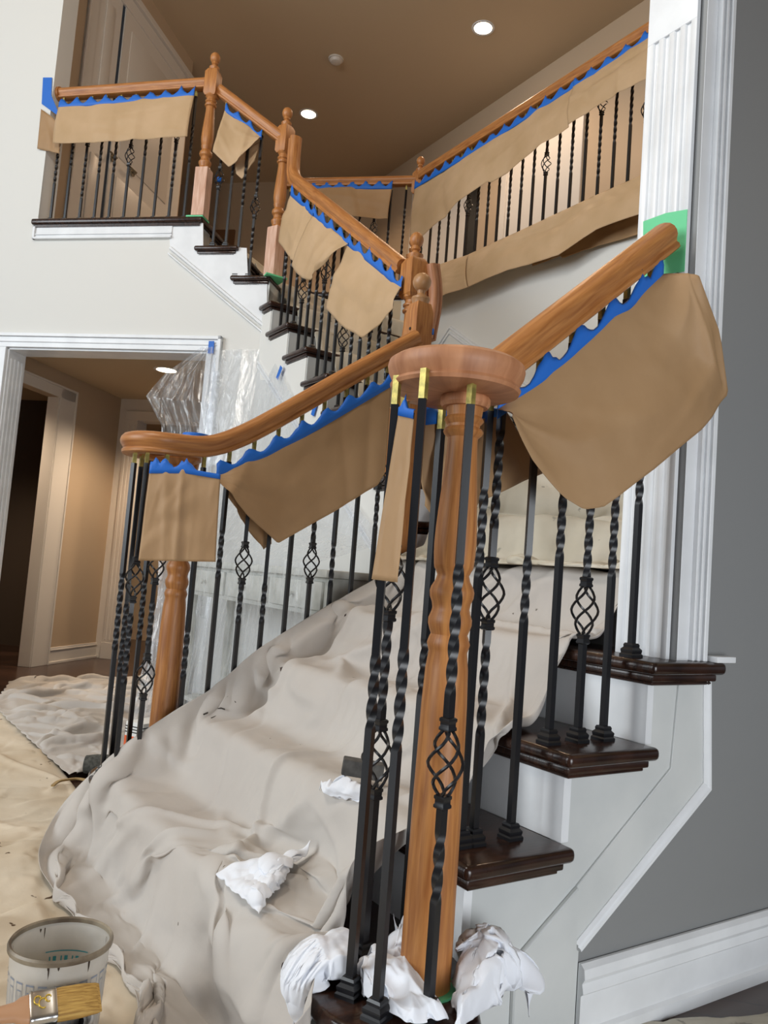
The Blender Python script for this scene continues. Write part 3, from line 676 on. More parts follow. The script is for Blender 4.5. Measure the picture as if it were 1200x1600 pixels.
rF = tag(empty('balcony_railing', (0, 0, 0)), 'short sloping oak rail between the two pale based posts, four black balusters', 'railing')
Fa = Wp(-.03, 2.848+.80, -.01); Fb = onW(432, 212, -.01); 
zf = lambda s: 2.848+.755+(s)*.70
Ft = onW(345, 148); Fe = onW(432, 214); sA = (Ft[:2]-W0)@np.array([-S2, S2]); sB = (Fe[:2]-W0)@np.array([-S2, S2])
zf = lambda s: Ft[2]-.02+(Fe[2]-Ft[2])*(s-sA)/(sB-sA)
sweep('handrail', [Wp(-.02, zf(-.02), -.012), Wp(-.455, zf(-.455), -.02)], RP, OAK, rF)
for i, s_ in enumerate((-.095, -.175, -.255, -.335)):
    k = 15 if s_ > -.24 else 14; bl = baluster(rF, *Wp(s_, 0, -.01)[:2], k*RZ, zf(s_)+.003, [[('b', .42), ('t', .5, .7)], [('t', .42, .65)], [('t', .42, .68)], [('b', .42), ('t', .5, .72), ('t', .15, .3)]][i], rot=PI/4)
    if i == 0: MB().box((-.012, -.012, .40), (.010, .012, .425)).build('tape_scrap', BLUE, bl, bevel=.004)
# ---- upper hall rails
rG = tag(empty('balcony_railing', (0, 0, 0)), 'long oak railing of the upper hall at right ending behind the fluted pilaster', 'railing')
XG = 2.345
sweep('handrail', [(XG, 3.46, ztg), (XG, .3, ztg)], RP, OAK, rG)
gsp = [[('t', .3, .6)], [('t', .45, .65)], [('b', .62), ('t', .2, .5)], [('t', .35, .6)], [('t', .4, .65)], [('b', .44), ('t', .52, .72)], [('t', .3, .65)]]
for i in range(30):
    Y_ = 3.39-i*.1005; baluster(rG, XG, Y_, 16*RZ, ztg+.003, gsp[i % 7])
rH = tag(empty('balcony_railing', (0, 0, 0)), 'short far oak railing crossing behind the upper flight with its own hanging paper', 'railing')
pa = np.array([2.345, 3.52]); pb = np.array([1.62, 4.235])
sweep('handrail', [(*pa, ztg-.02), (*pb, ztg-.02)], RP, OAK, rH)
for i in range(9):
    c = pa+(pb-pa)*(i+.6)/9.3; baluster(rH, c[0], c[1], 16*RZ, ztg-.017, [[('t', .3, .65)], [('t', .25, .5)], [('b', .5)]][i % 3], rot=PI/4)
# ================================================================== PAPER AND TAPE
rng = np.random.default_rng(5)
def resamp(pts, n):
    P = np.array([tuple(p) for p in pts], float); d = np.r_[0, np.cumsum(np.linalg.norm(np.diff(P, axis=0), axis=1))]; t = np.linspace(0, d[-1], n+1)
    return np.stack([np.interp(t, d, P[:, i]) for i in range(3)], 1)
def grid_obj(name, Pg, m, parent=None, th=0, smooth=True):
    nv, nu = Pg.shape[:2]; f = []
    for j in range(nv-1):
        for i in range(nu-1): a = j*nu+i; f.append((a, a+1, a+nu+1, a+nu))
    me = bpy.data.meshes.new(name); me.from_pydata(Pg.reshape(-1, 3).tolist(), [], f); me.materials.append(m)
    if smooth: me.polygons.foreach_set('use_smooth', [True]*len(me.polygons))
    o = bpy.data.objects.new(name, me); COL.objects.link(o)
    if parent: o.parent = parent
    if th: md = o.modifiers.new('thickness', 'SOLIDIFY'); md.thickness = th; md.offset = 0
    return o
def paper(label, top, bot, nrm, m=KRAFT, belly=.02, fold=.012, nf=3., crease=.03, nu=46, nv=30, seed=1, peaks=None, tapeh=.05, tapem=BLUE, flip=0, name='masking_paper', low=.006, topfold=1.0):
    r_ = np.random.default_rng(seed); nrm = np.array(nrm, float); nrm /= np.linalg.norm(nrm)
    T = resamp(top, nu); B = resamp(bot, nu); v = np.linspace(0, 1, nv+1)[:, None, None]; u = np.linspace(0, 1, nu+1)[None, :]
    Pg = T[None]*(1-v)+B[None]*v; vv = v[:, :, 0]
    off = belly*np.sin(PI*np.clip(vv*.62, 0, 1))*np.ones_like(u)
    for k in range(int(nf*2.5)+1):
        c = r_.random(); off = off+fold*(.35+vv**.8)*(r_.random()*2-.9)*np.exp(-(np.abs(u-c-(r_.random()-.5)*.2*vv)/(.02+.10*r_.random()))**1.3)
    for k in range(22):
        a = r_.random()*PI; c = r_.random(2); d = (u-c[0])*math.cos(a)+(vv-c[1])*math.sin(a)
        wdt = .03+.20*r_.random()**1.5; along = -(u-c[0])*math.sin(a)+(vv-c[1])*math.cos(a)
        off = off+crease*(r_.random()-.45)*(wdt/.12)**.7*np.exp(-(along/(.12+.3*r_.random()))**2)*np.maximum(0, 1-np.abs(d)/wdt)*np.minimum(1, vv*4)*.5
    Pg = Pg+off[:, :, None]*nrm
    o = grid_obj(name, Pg, m, None, .0008); tag(o, label, 'paper')
    if peaks is not None:
        n = 8*len(peaks) if len(peaks) else 20; n = max(n, 30)
        us = np.linspace(0, 1, n+1); Tt = resamp(top, n)
        pk = np.array(peaks); dist = np.abs(us[:, None]-pk[None]).min(1) if len(peaks) else np.zeros(n+1)
        gap = 1./max(2, len(peaks)); hh = low+(tapeh-low)*np.clip(1-dist/(gap*.50), 0, 1)**1.15*(1+.15*r_.standard_normal(n+1))
        rows = []
        for s_ in (-.016*tapeh/.05*1.2, 0, .5, 1.0):
            z_ = s_ if s_ <= 0 else hh*s_
            R_ = Tt.copy(); R_[:, 2] += z_; R_ += nrm*(.0035 if s_ < .6 else -.002); rows.append(R_)
        t_ = grid_obj('tape_strip', np.array(rows), tapem, o, .0006)
    return o
AY = lambda lst, v: [atY(x, y, v) for x, y in lst]
AX = lambda lst, v: [atX(x, y, v) for x, y in lst]
paper('big creased brown paper hanging from the near rail in front of the grey wall', AY([(776, 640), (850, 588), (950, 500), (1035, 428)], .068),
      AY([(776, 655), (815, 722), (862, 778), (893, 797), (922, 793), (1000, 735), (1092, 655), (1124, 618), (1100, 520), (1072, 438)], .028)[::1], (0, -1, 0), belly=.035, fold=.008, nf=3.4, crease=.05, seed=3, peaks=[.05, .25, .45, .65, .85, .98], tapeh=.05, nu=70, nv=46)
paper('brown paper hanging on the inner side of the near balusters behind the large newel', AY([(652, 655), (700, 650), (790, 640)], .14), AY([(664, 790), (700, 862), (748, 785), (848, 740)], .16), (0, -1, 0), belly=.0, fold=.01, seed=8, peaks=[.1, .4, .7], tapeh=.035)
paper('narrow strip of curled brown paper hanging from the round cap beside the foreground newel', AX([(624, 640), (648, 645)], .0), AX([(581, 905), (621, 910)], -.03), (-1, -.5, 0), belly=.0, fold=.003, nf=1, crease=.01, seed=5, peaks=[.3], tapeh=.028, nu=14, nv=30)
paper('long brown paper under the left rail, pointed at its lower left corner', AY([(337, 742), (350, 738), (420, 706), (500, 662), (612, 596)], 1.318), AY([(340, 752), (385, 806), (432, 849), (520, 800), (588, 758), (600, 740)], 1.29), (0, -1, 0), belly=.01, fold=.01, nf=4.2, crease=.012, seed=11, peaks=[.02, .16, .30, .44, .58, .72, .86, 1.], tapeh=.048, nu=70, low=.012)
paper('brown paper flap behind the left balusters below the scroll', AY([(342, 745), (420, 735)], 1.385), AY([(350, 775), (404, 859), (420, 850)], 1.40), (0, -1, 0), seed=12, nu=20, nv=16)
fr = (.0, 1.30, 0); fn = (.545, .839, 0)
AF = lambda lst: [atP(x, y, fr, fn) for x, y in lst]
paper('rectangular brown paper hanging from the scroll end of the left rail over the balusters', AF([(234, 733), (290, 733), (345, 742)]), AF([(219, 876), (280, 877), (338, 878)]), (-.545, -.839, 0), belly=.012, fold=.01, nf=2.5, crease=.02, seed=14, peaks=[.05, .2, .5], tapeh=.035, nu=40, nv=36, low=.002)
OW = lambda lst, o=0.: [onW(x, y, o) for x, y in lst]
paper('pale brown paper hanging from the upper left balcony rail', OW([(92, 165), (200, 157), (304, 146)], .0), OW([(90, 230), (105, 231), (108, 231), (200, 227), (285, 222), (298, 220)], .02), (-1, -1, 0), KRAFTL, belly=.03, fold=.012, nf=3, crease=.02, seed=21, peaks=[.02, .13, .24, .35, .46, .57, .68, .79, .9, 1], tapeh=.05)
paper('small pale brown paper folded round the white wall end beside the balcony rail', OW([(66, 172), (84, 185), (95, 200)], .012), OW([(60, 234), (80, 238), (95, 242)], .012), (-1, -1, 0), KRAFT, belly=.0, fold=.004, seed=22, nu=14, nv=14)
tag(MB().extr([onW(68, 122, .004), onW(66, 163, .004), onW(92, 182, .004), onW(92, 176, .004), onW(81, 150, .004), onW(82, 122, .004)], (-.002*S2, -.002*S2, 0)).build('masking_tape', BLUE), 'blue tape collar stuck on the white wall where the balcony rail ends', 'tape')
paper('folded pale brown paper hanging between the two pale based newel posts', OW([(352, 170), (380, 190), (409, 214)], .0), OW([(337, 243), (362, 267), (375, 258), (406, 222)], .02), (-1, -1, 0), KRAFTL, belly=.02, fold=.008, seed=23, peaks=[0, .33, .67, 1.], tapeh=.05, nu=24, nv=24)
paper('second fold of pale brown paper peeping below the one between the pale based posts', OW([(362, 245), (405, 218)], -.02), OW([(366, 268), (376, 277), (396, 248)], -.02), (-1, -1, 0), KRAFTL, seed=24, nu=14, nv=12, fold=.004, belly=0)
AC = lambda lst: [atX(x, y, 1.062) for x, y in lst]
paper('leftmost pale paper flap under the rail of the upper flight beside its top post', AC([(455, 301), (474, 318), (491, 334)]), AC([(441, 380), (455, 400), (468, 412), (478, 398)]), (-1, 0, 0), KRAFTL, belly=.03, seed=31, peaks=[0, .35, .7, 1], tapeh=.05, nu=22, nv=26)
paper('middle pale paper flap under the rail of the upper flight', AC([(490, 333), (520, 358), (546, 380)]), AC([(464, 418), (478, 436), (497, 442), (523, 408)]), (-1, 0, 0), KRAFTL, belly=.035, seed=32, peaks=[0, .25, .5, .75, 1], tapeh=.05, nu=26, nv=26)
paper('largest pale paper flap under the rail of the upper flight beside the acorn newel', AC([(545, 379), (590, 415), (628, 448)]), AC([(519, 485), (552, 517), (576, 531), (605, 505), (626, 485)]), (-1, 0, 0), KRAFTL, belly=.04, seed=33, peaks=[0, .2, .4, .6, .8, 1], tapeh=.05, nu=34, nv=30, crease=.03)
AH = lambda lst, o=0: [atP(x, y, (pa[0], pa[1], 0), (S2, S2, 0))-np.array([S2, S2, 0])*o for x, y in lst]
paper('pale paper on the short far railing behind the upper flight', AH([(478, 296), (614, 295)], .03), AH([(500, 345), (560, 346), (608, 347)], .05), (-1, -1, 0), KRAFT, belly=.02, seed=34, peaks=[.1, .25, .4, .55, .7, .85, 1], tapeh=.05)
paper('lower left length of pale paper hanging from the upper hall railing', AX([(648, 292), (760, 223), (898, 133)], 2.30), AX([(646, 384), (700, 340), (722, 318), (768, 287), (775, 288), (840, 240), (895, 202)], 2.28), (-1, 0, 0), KRAFTL, belly=.04, fold=.018, nf=3.5, seed=35, peaks=list(np.linspace(0, 1, 14)), tapeh=.05, nu=80)
paper('upper right length of pale paper hanging from the upper hall railing at the pilaster', AX([(896, 134), (960, 93), (1036, 43)], 2.295), AX([(897, 200), (950, 165), (1036, 122)], 2.26), (-1, 0, 0), KRAFTL, belly=.05, fold=.012, nf=2, seed=36, peaks=list(np.linspace(0, 1, 6)), tapeh=.05, nu=40)
AXl = lambda lst, v=2.245: AX(lst, v)
paper('curved end of pale paper lining the upper hall edge beside the acorn newel', AXl([(655, 425), (690, 412), (731, 398)], 2.25), AXl([(660, 482), (690, 470), (740, 452)], 2.20), (-1, 0, 0), KRAFTL, belly=.05, fold=.02, nf=1, seed=37, nu=24)
paper('long pale paper lining the lower edge of the upper hall railing', AXl([(731, 398), (860, 338), (1012, 268)], 2.25), AXl([(737, 452), (800, 425), (880, 402), (940, 362), (1012, 334)], 2.20), (-1, 0, 0), KRAFTL, belly=.04, fold=.016, nf=3, seed=38, nu=60)
paper('under layer of brown paper seen below the long paper on the upper hall edge', AXl([(820, 370), (1012, 300)], 2.275), AXl([(832, 416), (876, 400), (880, 404), (950, 380), (1012, 362)], 2.27), (-1, 0, 0), KRAFT, belly=.0, fold=.006, nf=2, seed=39, nu=40)
# green tape patch on the pilaster
gt = [atX(x, y, .7985) for x, y in ((1005, 346), (1040, 333), (1079, 325), (1070, 424), (1040, 428), (1025, 440), (1016, 452), (1004, 443))]
for p in gt: p[1] = max(p[1], .0585)
tag(MB().extr(gt, (.0012, 0, 0)).build('masking_tape', GREEN), 'green tape patch on the fluted pilaster where the near handrail ends', 'tape')
tag(MB().prism([dg(-.035, -.034), dg(-.035, .06), dg(.07, .06), dg(.07, -.034)], 16*RZ-.008, 16*RZ+.001).build('masking_tape', GREEN, bevel=.0005, seg=1), 'green tape round the base of the topmost left newel post on the balcony edge', 'tape')
tag(MB().prism([(1.02, 2.97), (1.15, 2.97), (1.15, 3.10), (1.04, 3.09)], 14*RZ-.008, 14*RZ+.001).build('masking_tape', GREEN, bevel=.0005, seg=1), 'green tape under the post where the upper flight turns', 'tape')
# roll of blue tape on the scroll
tag(lathe('tape_roll', [(.038, 0), (.043, .0), (.045, .003), (.045, .022), (.043, .025), (.038, .025), (.038, .0)], BLUE, None, (.17, 1.46, 1.243), seg=36, cap=False), 'roll of blue tape lying on top of the left handrail scroll', 'tape roll')
# ================================================================== CLOTH
def simcloth(P, H, slack=1.08, steps=50, iters=10, pin=None, seed=0, damp=.92, g=.0012, noise=.004, bend=.25, eps=.004, fr=.6, wav=0):
    r_ = np.random.default_rng(seed); P = P.copy(); nv, nu = P.shape[:2]
    def ln(A, B): return np.linalg.norm(A-B, axis=-1)
    ed = lambda n, k: np.minimum(1, np.minimum(np.arange(n), np.arange(n)[::-1])/k)
    e2 = np.minimum(ed(nv, 10.)[:, None], ed(nu, 10.)[None, :]); s_m = 1+(slack-1)*e2; sl = 1
    R = {'u': ln(P[:, 1:], P[:, :-1])*sl, 'v': ln(P[1:], P[:-1])*sl, 'd': ln(P[1:, 1:], P[:-1, :-1])*sl, 'e': ln(P[1:, :-1], P[:-1, 1:])*sl, 'U': ln(P[:, 2:], P[:, :-2])*sl, 'V': ln(P[2:], P[:-2])*sl}
    R['u'] *= s_m[:, 1:]; R['v'] *= s_m[1:]; R['d'] *= s_m[1:, 1:]; R['e'] *= s_m[1:, :-1]; R['U'] *= s_m[:, 1:-1]; R['V'] *= s_m[1:-1]
    w = np.ones((nv, nu))
    if pin is not None: w[pin] = 0
    P0 = P.copy()
    # smooth low frequency noise to seed the buckling
    def lfn(c):
        a = r_.standard_normal((c+3, int((c)*nu/nv)+3)); yi = np.linspace(0, a.shape[0]-1.001, nv); xi = np.linspace(0, a.shape[1]-1.001, nu)
        y0 = yi.astype(int); x0 = xi.astype(int); fy = (yi-y0)[:, None]; fx = (xi-x0)[None]; fy = fy*fy*(3-2*fy); fx = fx*fx*(3-2*fx)
        return (a[y0][:, x0]*(1-fy)*(1-fx)+a[y0+1][:, x0]*fy*(1-fx)+a[y0][:, x0+1]*(1-fy)*fx+a[y0+1][:, x0+1]*fy*fx)
    P[..., 2] += np.abs(lfn(9))*noise*w; P[..., 2] += np.abs(lfn(22))*noise*.5*w
    Q = P.copy()
    def fix(ia, ib, rest, k, comp=True):
        a = P[ia]; b = P[ib]; wa = w[ia]; wb = w[ib]; d = b-a; L = np.sqrt((d*d).sum(-1))+1e-9
        df = (L-rest)/L*k
        if not comp: df = np.minimum(df, 0)
        s = wa+wb; s[s == 0] = 1
        c = d*(df/s)[..., None]; P[ia] = a+c*wa[..., None]; P[ib] = b-c*wb[..., None]
    sl_ = slice
    for st in range(steps):
        V = (P-Q)*damp; Q = P.copy(); P = P+V*w[..., None]; P[..., 2] -= g*w
        for it in range(iters):
            for p in (0, 1):
                n = (nu-1-p+1)//2
                ia = (sl_(None), sl_(p, p+2*n, 2)); ib = (sl_(None), sl_(p+1, p+1+2*n, 2)); rr = R['u'][:, p::2]; 
                A = P[:, p:nu-1:2].shape[1]; fix((sl_(None), sl_(p, nu-1, 2)), (sl_(None), sl_(p+1, nu, 2)), R['u'][:, p::2], 1.)
                fix((sl_(p, nv-1, 2),), (sl_(p+1, nv, 2),), R['v'][p::2], 1.)
                fix((sl_(p, nv-1, 2), sl_(0, nu-1)), (sl_(p+1, nv, 2), sl_(1, nu)), R['d'][p::2], .5)
                fix((sl_(p, nv-1, 2), sl_(1, nu)), (sl_(p+1, nv, 2), sl_(0, nu-1)), R['e'][p::2], .5)
            if it % 3 == 0:
                for p in range(4):
                    idx = np.arange(p, nu-2, 4); fix((sl_(None), idx), (sl_(None), idx+2), R['U'][:, idx], bend, False)
                    idx = np.arange(p, nv-2, 4); fix((idx,), (idx+2,), R['V'][idx], bend, False)
            h = H(P[..., 0], P[..., 1])+eps
            hit = (P[..., 2] < h) & (w > 0)
            P[..., 2] = np.where(hit, h, P[..., 2])
        m = hit[..., None]*fr
        P[..., :2] = P[..., :2]*(1-m)+Q[..., :2]*m
    return P
def nfield(X, Y, sc_, r_):
    n = 64; a = r_.standard_normal((n, n)); x = X*sc_+100; y = Y*sc_+100
    xi = np.floor(x).astype(int); yi = np.floor(y).astype(int); fx = x-xi; fy = y-yi; fx = fx*fx*fx*(fx*(fx*6-15)+10); fy = fy*fy*fy*(fy*(fy*6-15)+10); xi %= n; yi %= n; x1 = (xi+1) % n; y1 = (yi+1) % n
    return a[xi, yi]*(1-fx)*(1-fy)+a[x1, yi]*fx*(1-fy)+a[xi, y1]*(1-fx)*fy+a[x1, y1]*fx*fy
def rumple(P, seed, n, A, B, hmin=None, main=None, mw=.5, hem=False):
    """folds and creases pressed into a cloth, measured along the cloth itself"""
    r_ = np.random.default_rng(seed); nv, nu = P.shape[:2]
    du = np.linalg.norm(np.diff(P, axis=1), axis=2).mean(0); dv = np.linalg.norm(np.diff(P, axis=0), axis=2).mean(1)
    S = np.r_[0, np.cumsum(du)][None, :]*np.ones((nv, 1)); T = np.r_[0, np.cumsum(dv)][:, None]*np.ones((1, nu))
    WX = S+.05*nfield(S, T, 5, r_); WY = T+.05*nfield(S, T, 5, r_)
    off = B*1.2*np.abs(nfield(WX, WY, 3.2, r_))+B*.5*np.abs(nfield(WX+3, WY, 7, r_))+B*.12*(1-np.abs(nfield(WX, WY+5, 24, r_)))
    Lu, Lv = S.max(), T.max()
    for k in range(n):
        cx, cy = r_.random()*Lu, r_.random()*Lv; a = r_.random()*PI if main is None or r_.random() > mw else main+r_.normal()*.35
        c, s_ = math.cos(a), math.sin(a); al = (S-cx)*c+(T-cy)*s_; L_ = .08+.34*r_.random()**1.5; d = -(S-cx)*s_+(T-cy)*c+(r_.random()-.5)*2.2*al*al
        w_ = .006+.045*r_.random()**2; amp = A*(.3+.9*r_.random()); env = np.exp(-(al/L_)**4)
        prof_ = np.where(d > 0, np.exp(-d/w_), np.exp(-(d/(w_*2.2))**2)) if r_.random() > .35 else -.6*np.exp(-(d/w_)**2)
        off = off+amp*env*prof_
    if hem:
        win = np.clip((T/Lv-.10)/.08, 0, 1)*np.clip((.50-T/Lv)/.10, 0, 1); wob = .015*np.sin(T*7)
        off = off+win*(.030*np.exp(-((S-.055-wob)/.045)**2)-.045*np.exp(-((S-.135-wob)/.022)**2)+.02*np.exp(-((S-.175-wob)/.02)**2))
        off = off+.03*np.exp(-((S-.10)/.05)**2)*np.clip((T/Lv-.55)/.05, 0, 1)
    dU = np.gradient(P, axis=1); dV = np.gradient(P, axis=0); N_ = np.cross(dU, dV); N_ /= np.linalg.norm(N_, axis=2, keepdims=True)+1e-9
    if N_[..., 2].mean() < 0: N_ = -N_
    e = np.minimum(1, np.minimum(np.arange(nu)[None, :], np.arange(nu)[::-1][None, :])/5.)*np.minimum(1, np.minimum(np.arange(nv)[:, None], np.arange(nv)[::-1][:, None])/5.)
    P = P+N_*(off*(.25+.75*e))[..., None]
    if hmin is not None: P[..., 2] = np.maximum(P[..., 2], hmin(P[..., 0], P[..., 1])+.004)
    return P
def smooth_step(x, w): return 1/(1+np.exp(-np.clip(x/w, -30, 30)))
def Hst(x, y):
    h = np.full(np.shape(x), FL)
    on = smooth_step(1.50-y, .012)
    s = (RZ-FL)*smooth_step(x+.048, .006)
    for k in range(2, 6): s = s+RZ*smooth_step(x-((k-1)*G-.045), .006)
    ramp = np.where(x > -.05, RZ+(x+.045)/G*RZ-.125, FL)
    s = np.maximum(s+.006, np.minimum(ramp, 5*RZ)-FL)
    return h+s*on
def ruled(Lc, Rc, nu, nv, lift=.01, smooth=True):
    Ls = np.array(sm(Lc, 8)); Rs = np.array(sm(Rc, 8)); t = np.linspace(0, len(Ls)-1, nv); i0 = np.minimum(t.astype(int), len(Ls)-2); f = (t-i0)[:, None]
    A = Ls[i0]*(1-f)+Ls[i0+1]*f; B = Rs[i0]*(1-f)+Rs[i0+1]*f; u = np.linspace(0, 1, nu)[None, :, None]
    return A[:, None]*(1-u)+B[:, None]*u
def cloth_obj(name, P, m, label, cat='cloth', th=.0012, sub=1, group=None):
    o = grid_obj(name, P, m, None, 0)
    if sub: md = o.modifiers.new('smooth', 'SUBSURF'); md.levels = sub; md.render_levels = sub
    md = o.modifiers.new('thickness', 'SOLIDIFY'); md.thickness = th; md.offset = 0
    return tag(o, label, cat, group)
Lc = [(1.22, 1.30, .96), (.97, 1.32, .94), (.85, 1.33, .845), (.70, 1.335, .76), (.55, 1.335, .67), (.40, 1.335, .575), (.27, 1.335, .465), (.12, 1.34, .37), (-.01, 1.38, .26), (-.12, 1.52, .07), (-.22, 1.28, .0), (-.20, .90, -.02), (-.17, .55, -.02), (-.24, .34, -.02)]
Rc = [(1.22, .25, .92), (.93, .23, .91), (.80, .24, .76), (.69, .23, .73), (.56, .21, .58), (.44, .17, .56), (.33, .18, .42), (.20, .16, .38), (.06, .13, .345), (.06, .15, .215), (-.02, .09, .20), (-.085, .0, .195), (-.15, -.03, .15), (-.23, -.12, .02)]
nu_, nv_ = 132, 200
P = ruled(Lc, Rc, nu_, nv_)
P[1:-1, 1:-1, 2] = np.maximum(P[1:-1, 1:-1, 2], Hst(P[1:-1, 1:-1, 0], P[1:-1, 1:-1, 1])+.012)
pin = np.zeros((nv_, nu_), bool); pin[:, 0] = True; pin[:, -1] = True; pin[0] = True; pin[-1] = True
P = simcloth(P, Hst, slack=1.085, steps=48, iters=11, pin=pin, seed=4, noise=.07, g=.0012, bend=.7)
P = rumple(P, 5, 90, .024, .006, hmin=Hst, main=-.6, mw=.55, hem=True)
MAINP = P
cloth_obj('drop_cloth', P, CANVAS, 'large grey beige drop cloth draped down the lower flight and onto the floor')
def Hcl(x, y):
    A = MAINP[::2, ::2].reshape(-1, 3); xs = np.ravel(x); ys = np.ravel(y); out = np.empty(xs.shape)
    for i in range(0, len(xs), 400):
        d = (A[None, :, 0]-xs[i:i+400, None])**2+(A[None, :, 1]-ys[i:i+400, None])**2; j = d.argmin(1); out[i:i+400] = np.where(d.min(1) < .0015, A[j, 2], FL)
    return np.maximum(out, Hst(xs, ys)).reshape(np.shape(x))
def hitc(px, py, lift=0.):
    d = ray(px, py)
    for t in np.arange(.6, 5, .01):
        p = CAM+d*t
        if p[2] < Hcl(p[0:1], p[1:2])[0]+lift: return p
    return CAM+d*2
Hfl = lambda x, y: np.full(np.shape(x), FL+.002)
# stained canvas over the foyer floor
P = ruled([(-1.15, -.35, FL), (-1.1, 1.2, FL), (-.9, 2.6, FL), (-.6, 4.3, FL)], [(-.05, -.25, FL), (.0, 1.2, FL), (.06, 2.2, FL), (.10, 4.05, FL)], 84, 240)
pin = np.zeros(P.shape[:2], bool); pin[:, 0] = True; pin[:, -1] = True; pin[0] = True; pin[-1] = True
P = simcloth(P, Hfl, slack=1.05, steps=24, iters=8, pin=pin, seed=9, noise=.03, g=.0022, bend=.5)
P = rumple(P, 6, 150, .016, .006, hmin=Hfl, main=.5)
P[..., 2] = np.minimum(P[..., 2], FL+.07)
ras = {}
for q_ in MAINP.reshape(-1, 3):
    kx, ky = int(q_[0]//.025), int(q_[1]//.025)
    for ax in (-1, 0, 1):
        for ay in (-1, 0, 1):
            kk = (kx+ax, ky+ay); ras[kk] = min(ras.get(kk, 9), q_[2])
for j in range(P.shape[0]):
    for i in range(P.shape[1]):
        zz = ras.get((int(P[j, i, 0]//.025), int(P[j, i, 1]//.025)))
        if zz is not None: P[j, i, 2] = max(FL-.03, min(P[j, i, 2], zz-.006))
cloth_obj('floor_canvas', P, CREAM, 'stained cream canvas spread on the foyer floor at lower left', sub=1)
# bunched cloth by the hall opening
P = ruled([(.20, 4.55, FL), (.02, 3.7, FL), (.03, 2.9, FL), (.06, 2.2, FL)], [(1.2, 4.75, FL), (1.0, 3.9, FL), (.75, 3.1, FL), (.40, 2.35, FL)], 70, 130)
pin = np.zeros(P.shape[:2], bool); pin[0, ::6] = True; pin[-1, ::6] = True; pin[::6, 0] = True
P = simcloth(P, lambda x, y: Hfl(x, y)+.02, slack=1.14, steps=36, iters=8, pin=pin, seed=12, noise=.12, g=.0016, bend=.6)
P = rumple(P, 7, 50, .03, .010, hmin=lambda x, y: Hfl(x, y)+.02, main=.2)
cloth_obj('drop_cloth', P, CANVAS, 'bunched grey beige drop cloth on the dark floor by the hall opening at left')
# cloth on the winders and the upper flight
def Hup(x, y):
    a = np.arctan2(y-pv[1]-.0, x-pv[0]+.03); front = np.clip((x-.95)/.05, 0, 1)
    return 5*RZ+.02+(RZ+.0)*(smooth_step(a+PI/3+.10, .03)+smooth_step(a+PI/6+.12, .03))*front
P = ruled([(.888, 1.30, .84), (.925, 1.30, .935), (1.3, 1.30, 1.06), (1.8, 1.38, 1.27), (2.26, 1.44, 1.42)], [(.888, .24, .84), (.925, .24, .935), (1.3, .24, 1.06), (1.8, .24, 1.27), (2.26, .24, 1.44)], 80, 90)
pin = np.zeros(P.shape[:2], bool); pin[:, 0] = True; pin[:, -1] = True; pin[0] = True; pin[-1] = True
P[1:, :, 2] = np.maximum(P[1:, :, 2], Hup(P[1:, :, 0], P[1:, :, 1])+.02)
P = simcloth(P, Hup, slack=1.10, steps=36, iters=8, pin=pin, seed=21, noise=.06, g=.0014, bend=.5)
P = rumple(P, 8, 50, .022, .010, hmin=Hup)
cloth_obj('drop_cloth', P, DIRTY, 'paint spattered canvas heaped on the winding steps behind the near balusters')
def Hf2(x, y):
    h = np.full(np.shape(x), 7*RZ)
    for k in range(8, 15): h = h+RZ*smooth_step(y-(1.722+(k-8)*G-.045), .01)
    return h+.006
P = ruled([(1.22, 1.60, 7*RZ+.03), (1.20, 2.3, 10*RZ), (1.20, 2.9, 12.6*RZ), (1.20, 3.2, 14.3*RZ), (1.15, 3.45, 15.3*RZ), (1.10, 3.62, 16.1*RZ)], [(2.2, 1.60, 7*RZ+.03), (2.2, 2.3, 10*RZ), (2.2, 2.9, 12.6*RZ), (2.1, 3.25, 14.3*RZ), (1.8, 3.7, 15.3*RZ), (1.6, 4.0, 16.1*RZ)], 60, 120)
P[..., 2] = np.maximum(P[..., 2], Hf2(P[..., 0], P[..., 1]))
pin = np.zeros(P.shape[:2], bool); pin[:, -1] = True; pin[0] = True; pin[-1] = True; pin[::12, 0] = True
P = simcloth(P, Hf2, slack=1.08, steps=30, iters=7, pin=pin, seed=23, noise=.05, g=.0016, bend=.4)
P = rumple(P, 9, 60, .022, .012, hmin=Hf2)
cloth_obj('drop_cloth', P, DIRTY, 'pale drop cloth running up the upper flight behind its black balusters')
# canvas in the near right corner of the floor
P = ruled([(.42, .02, FL), (.55, -.5, FL), (.5, -1.0, FL)], [(1.9, -.22, FL), (1.9, -.7, FL), (1.9, -1.2, FL)], 100, 70)
P[0, :, 1] += .05*np.sin(np.linspace(0, 9, 100)); P[0, 30:, 1] -= .00
pin = np.zeros(P.shape[:2], bool); pin[:, 0] = True; pin[:, -1] = True; pin[0, ::8] = True; pin[-1] = True
P = simcloth(P, Hfl, slack=1.06, steps=24, iters=7, pin=pin, seed=29, noise=.04, g=.002, bend=.5)
P = rumple(P, 10, 60, .02, .008, hmin=Hfl)
cloth_obj('floor_canvas', P, DIRTY, 'spattered canvas on the floor below the grey wall baseboard at lower right')
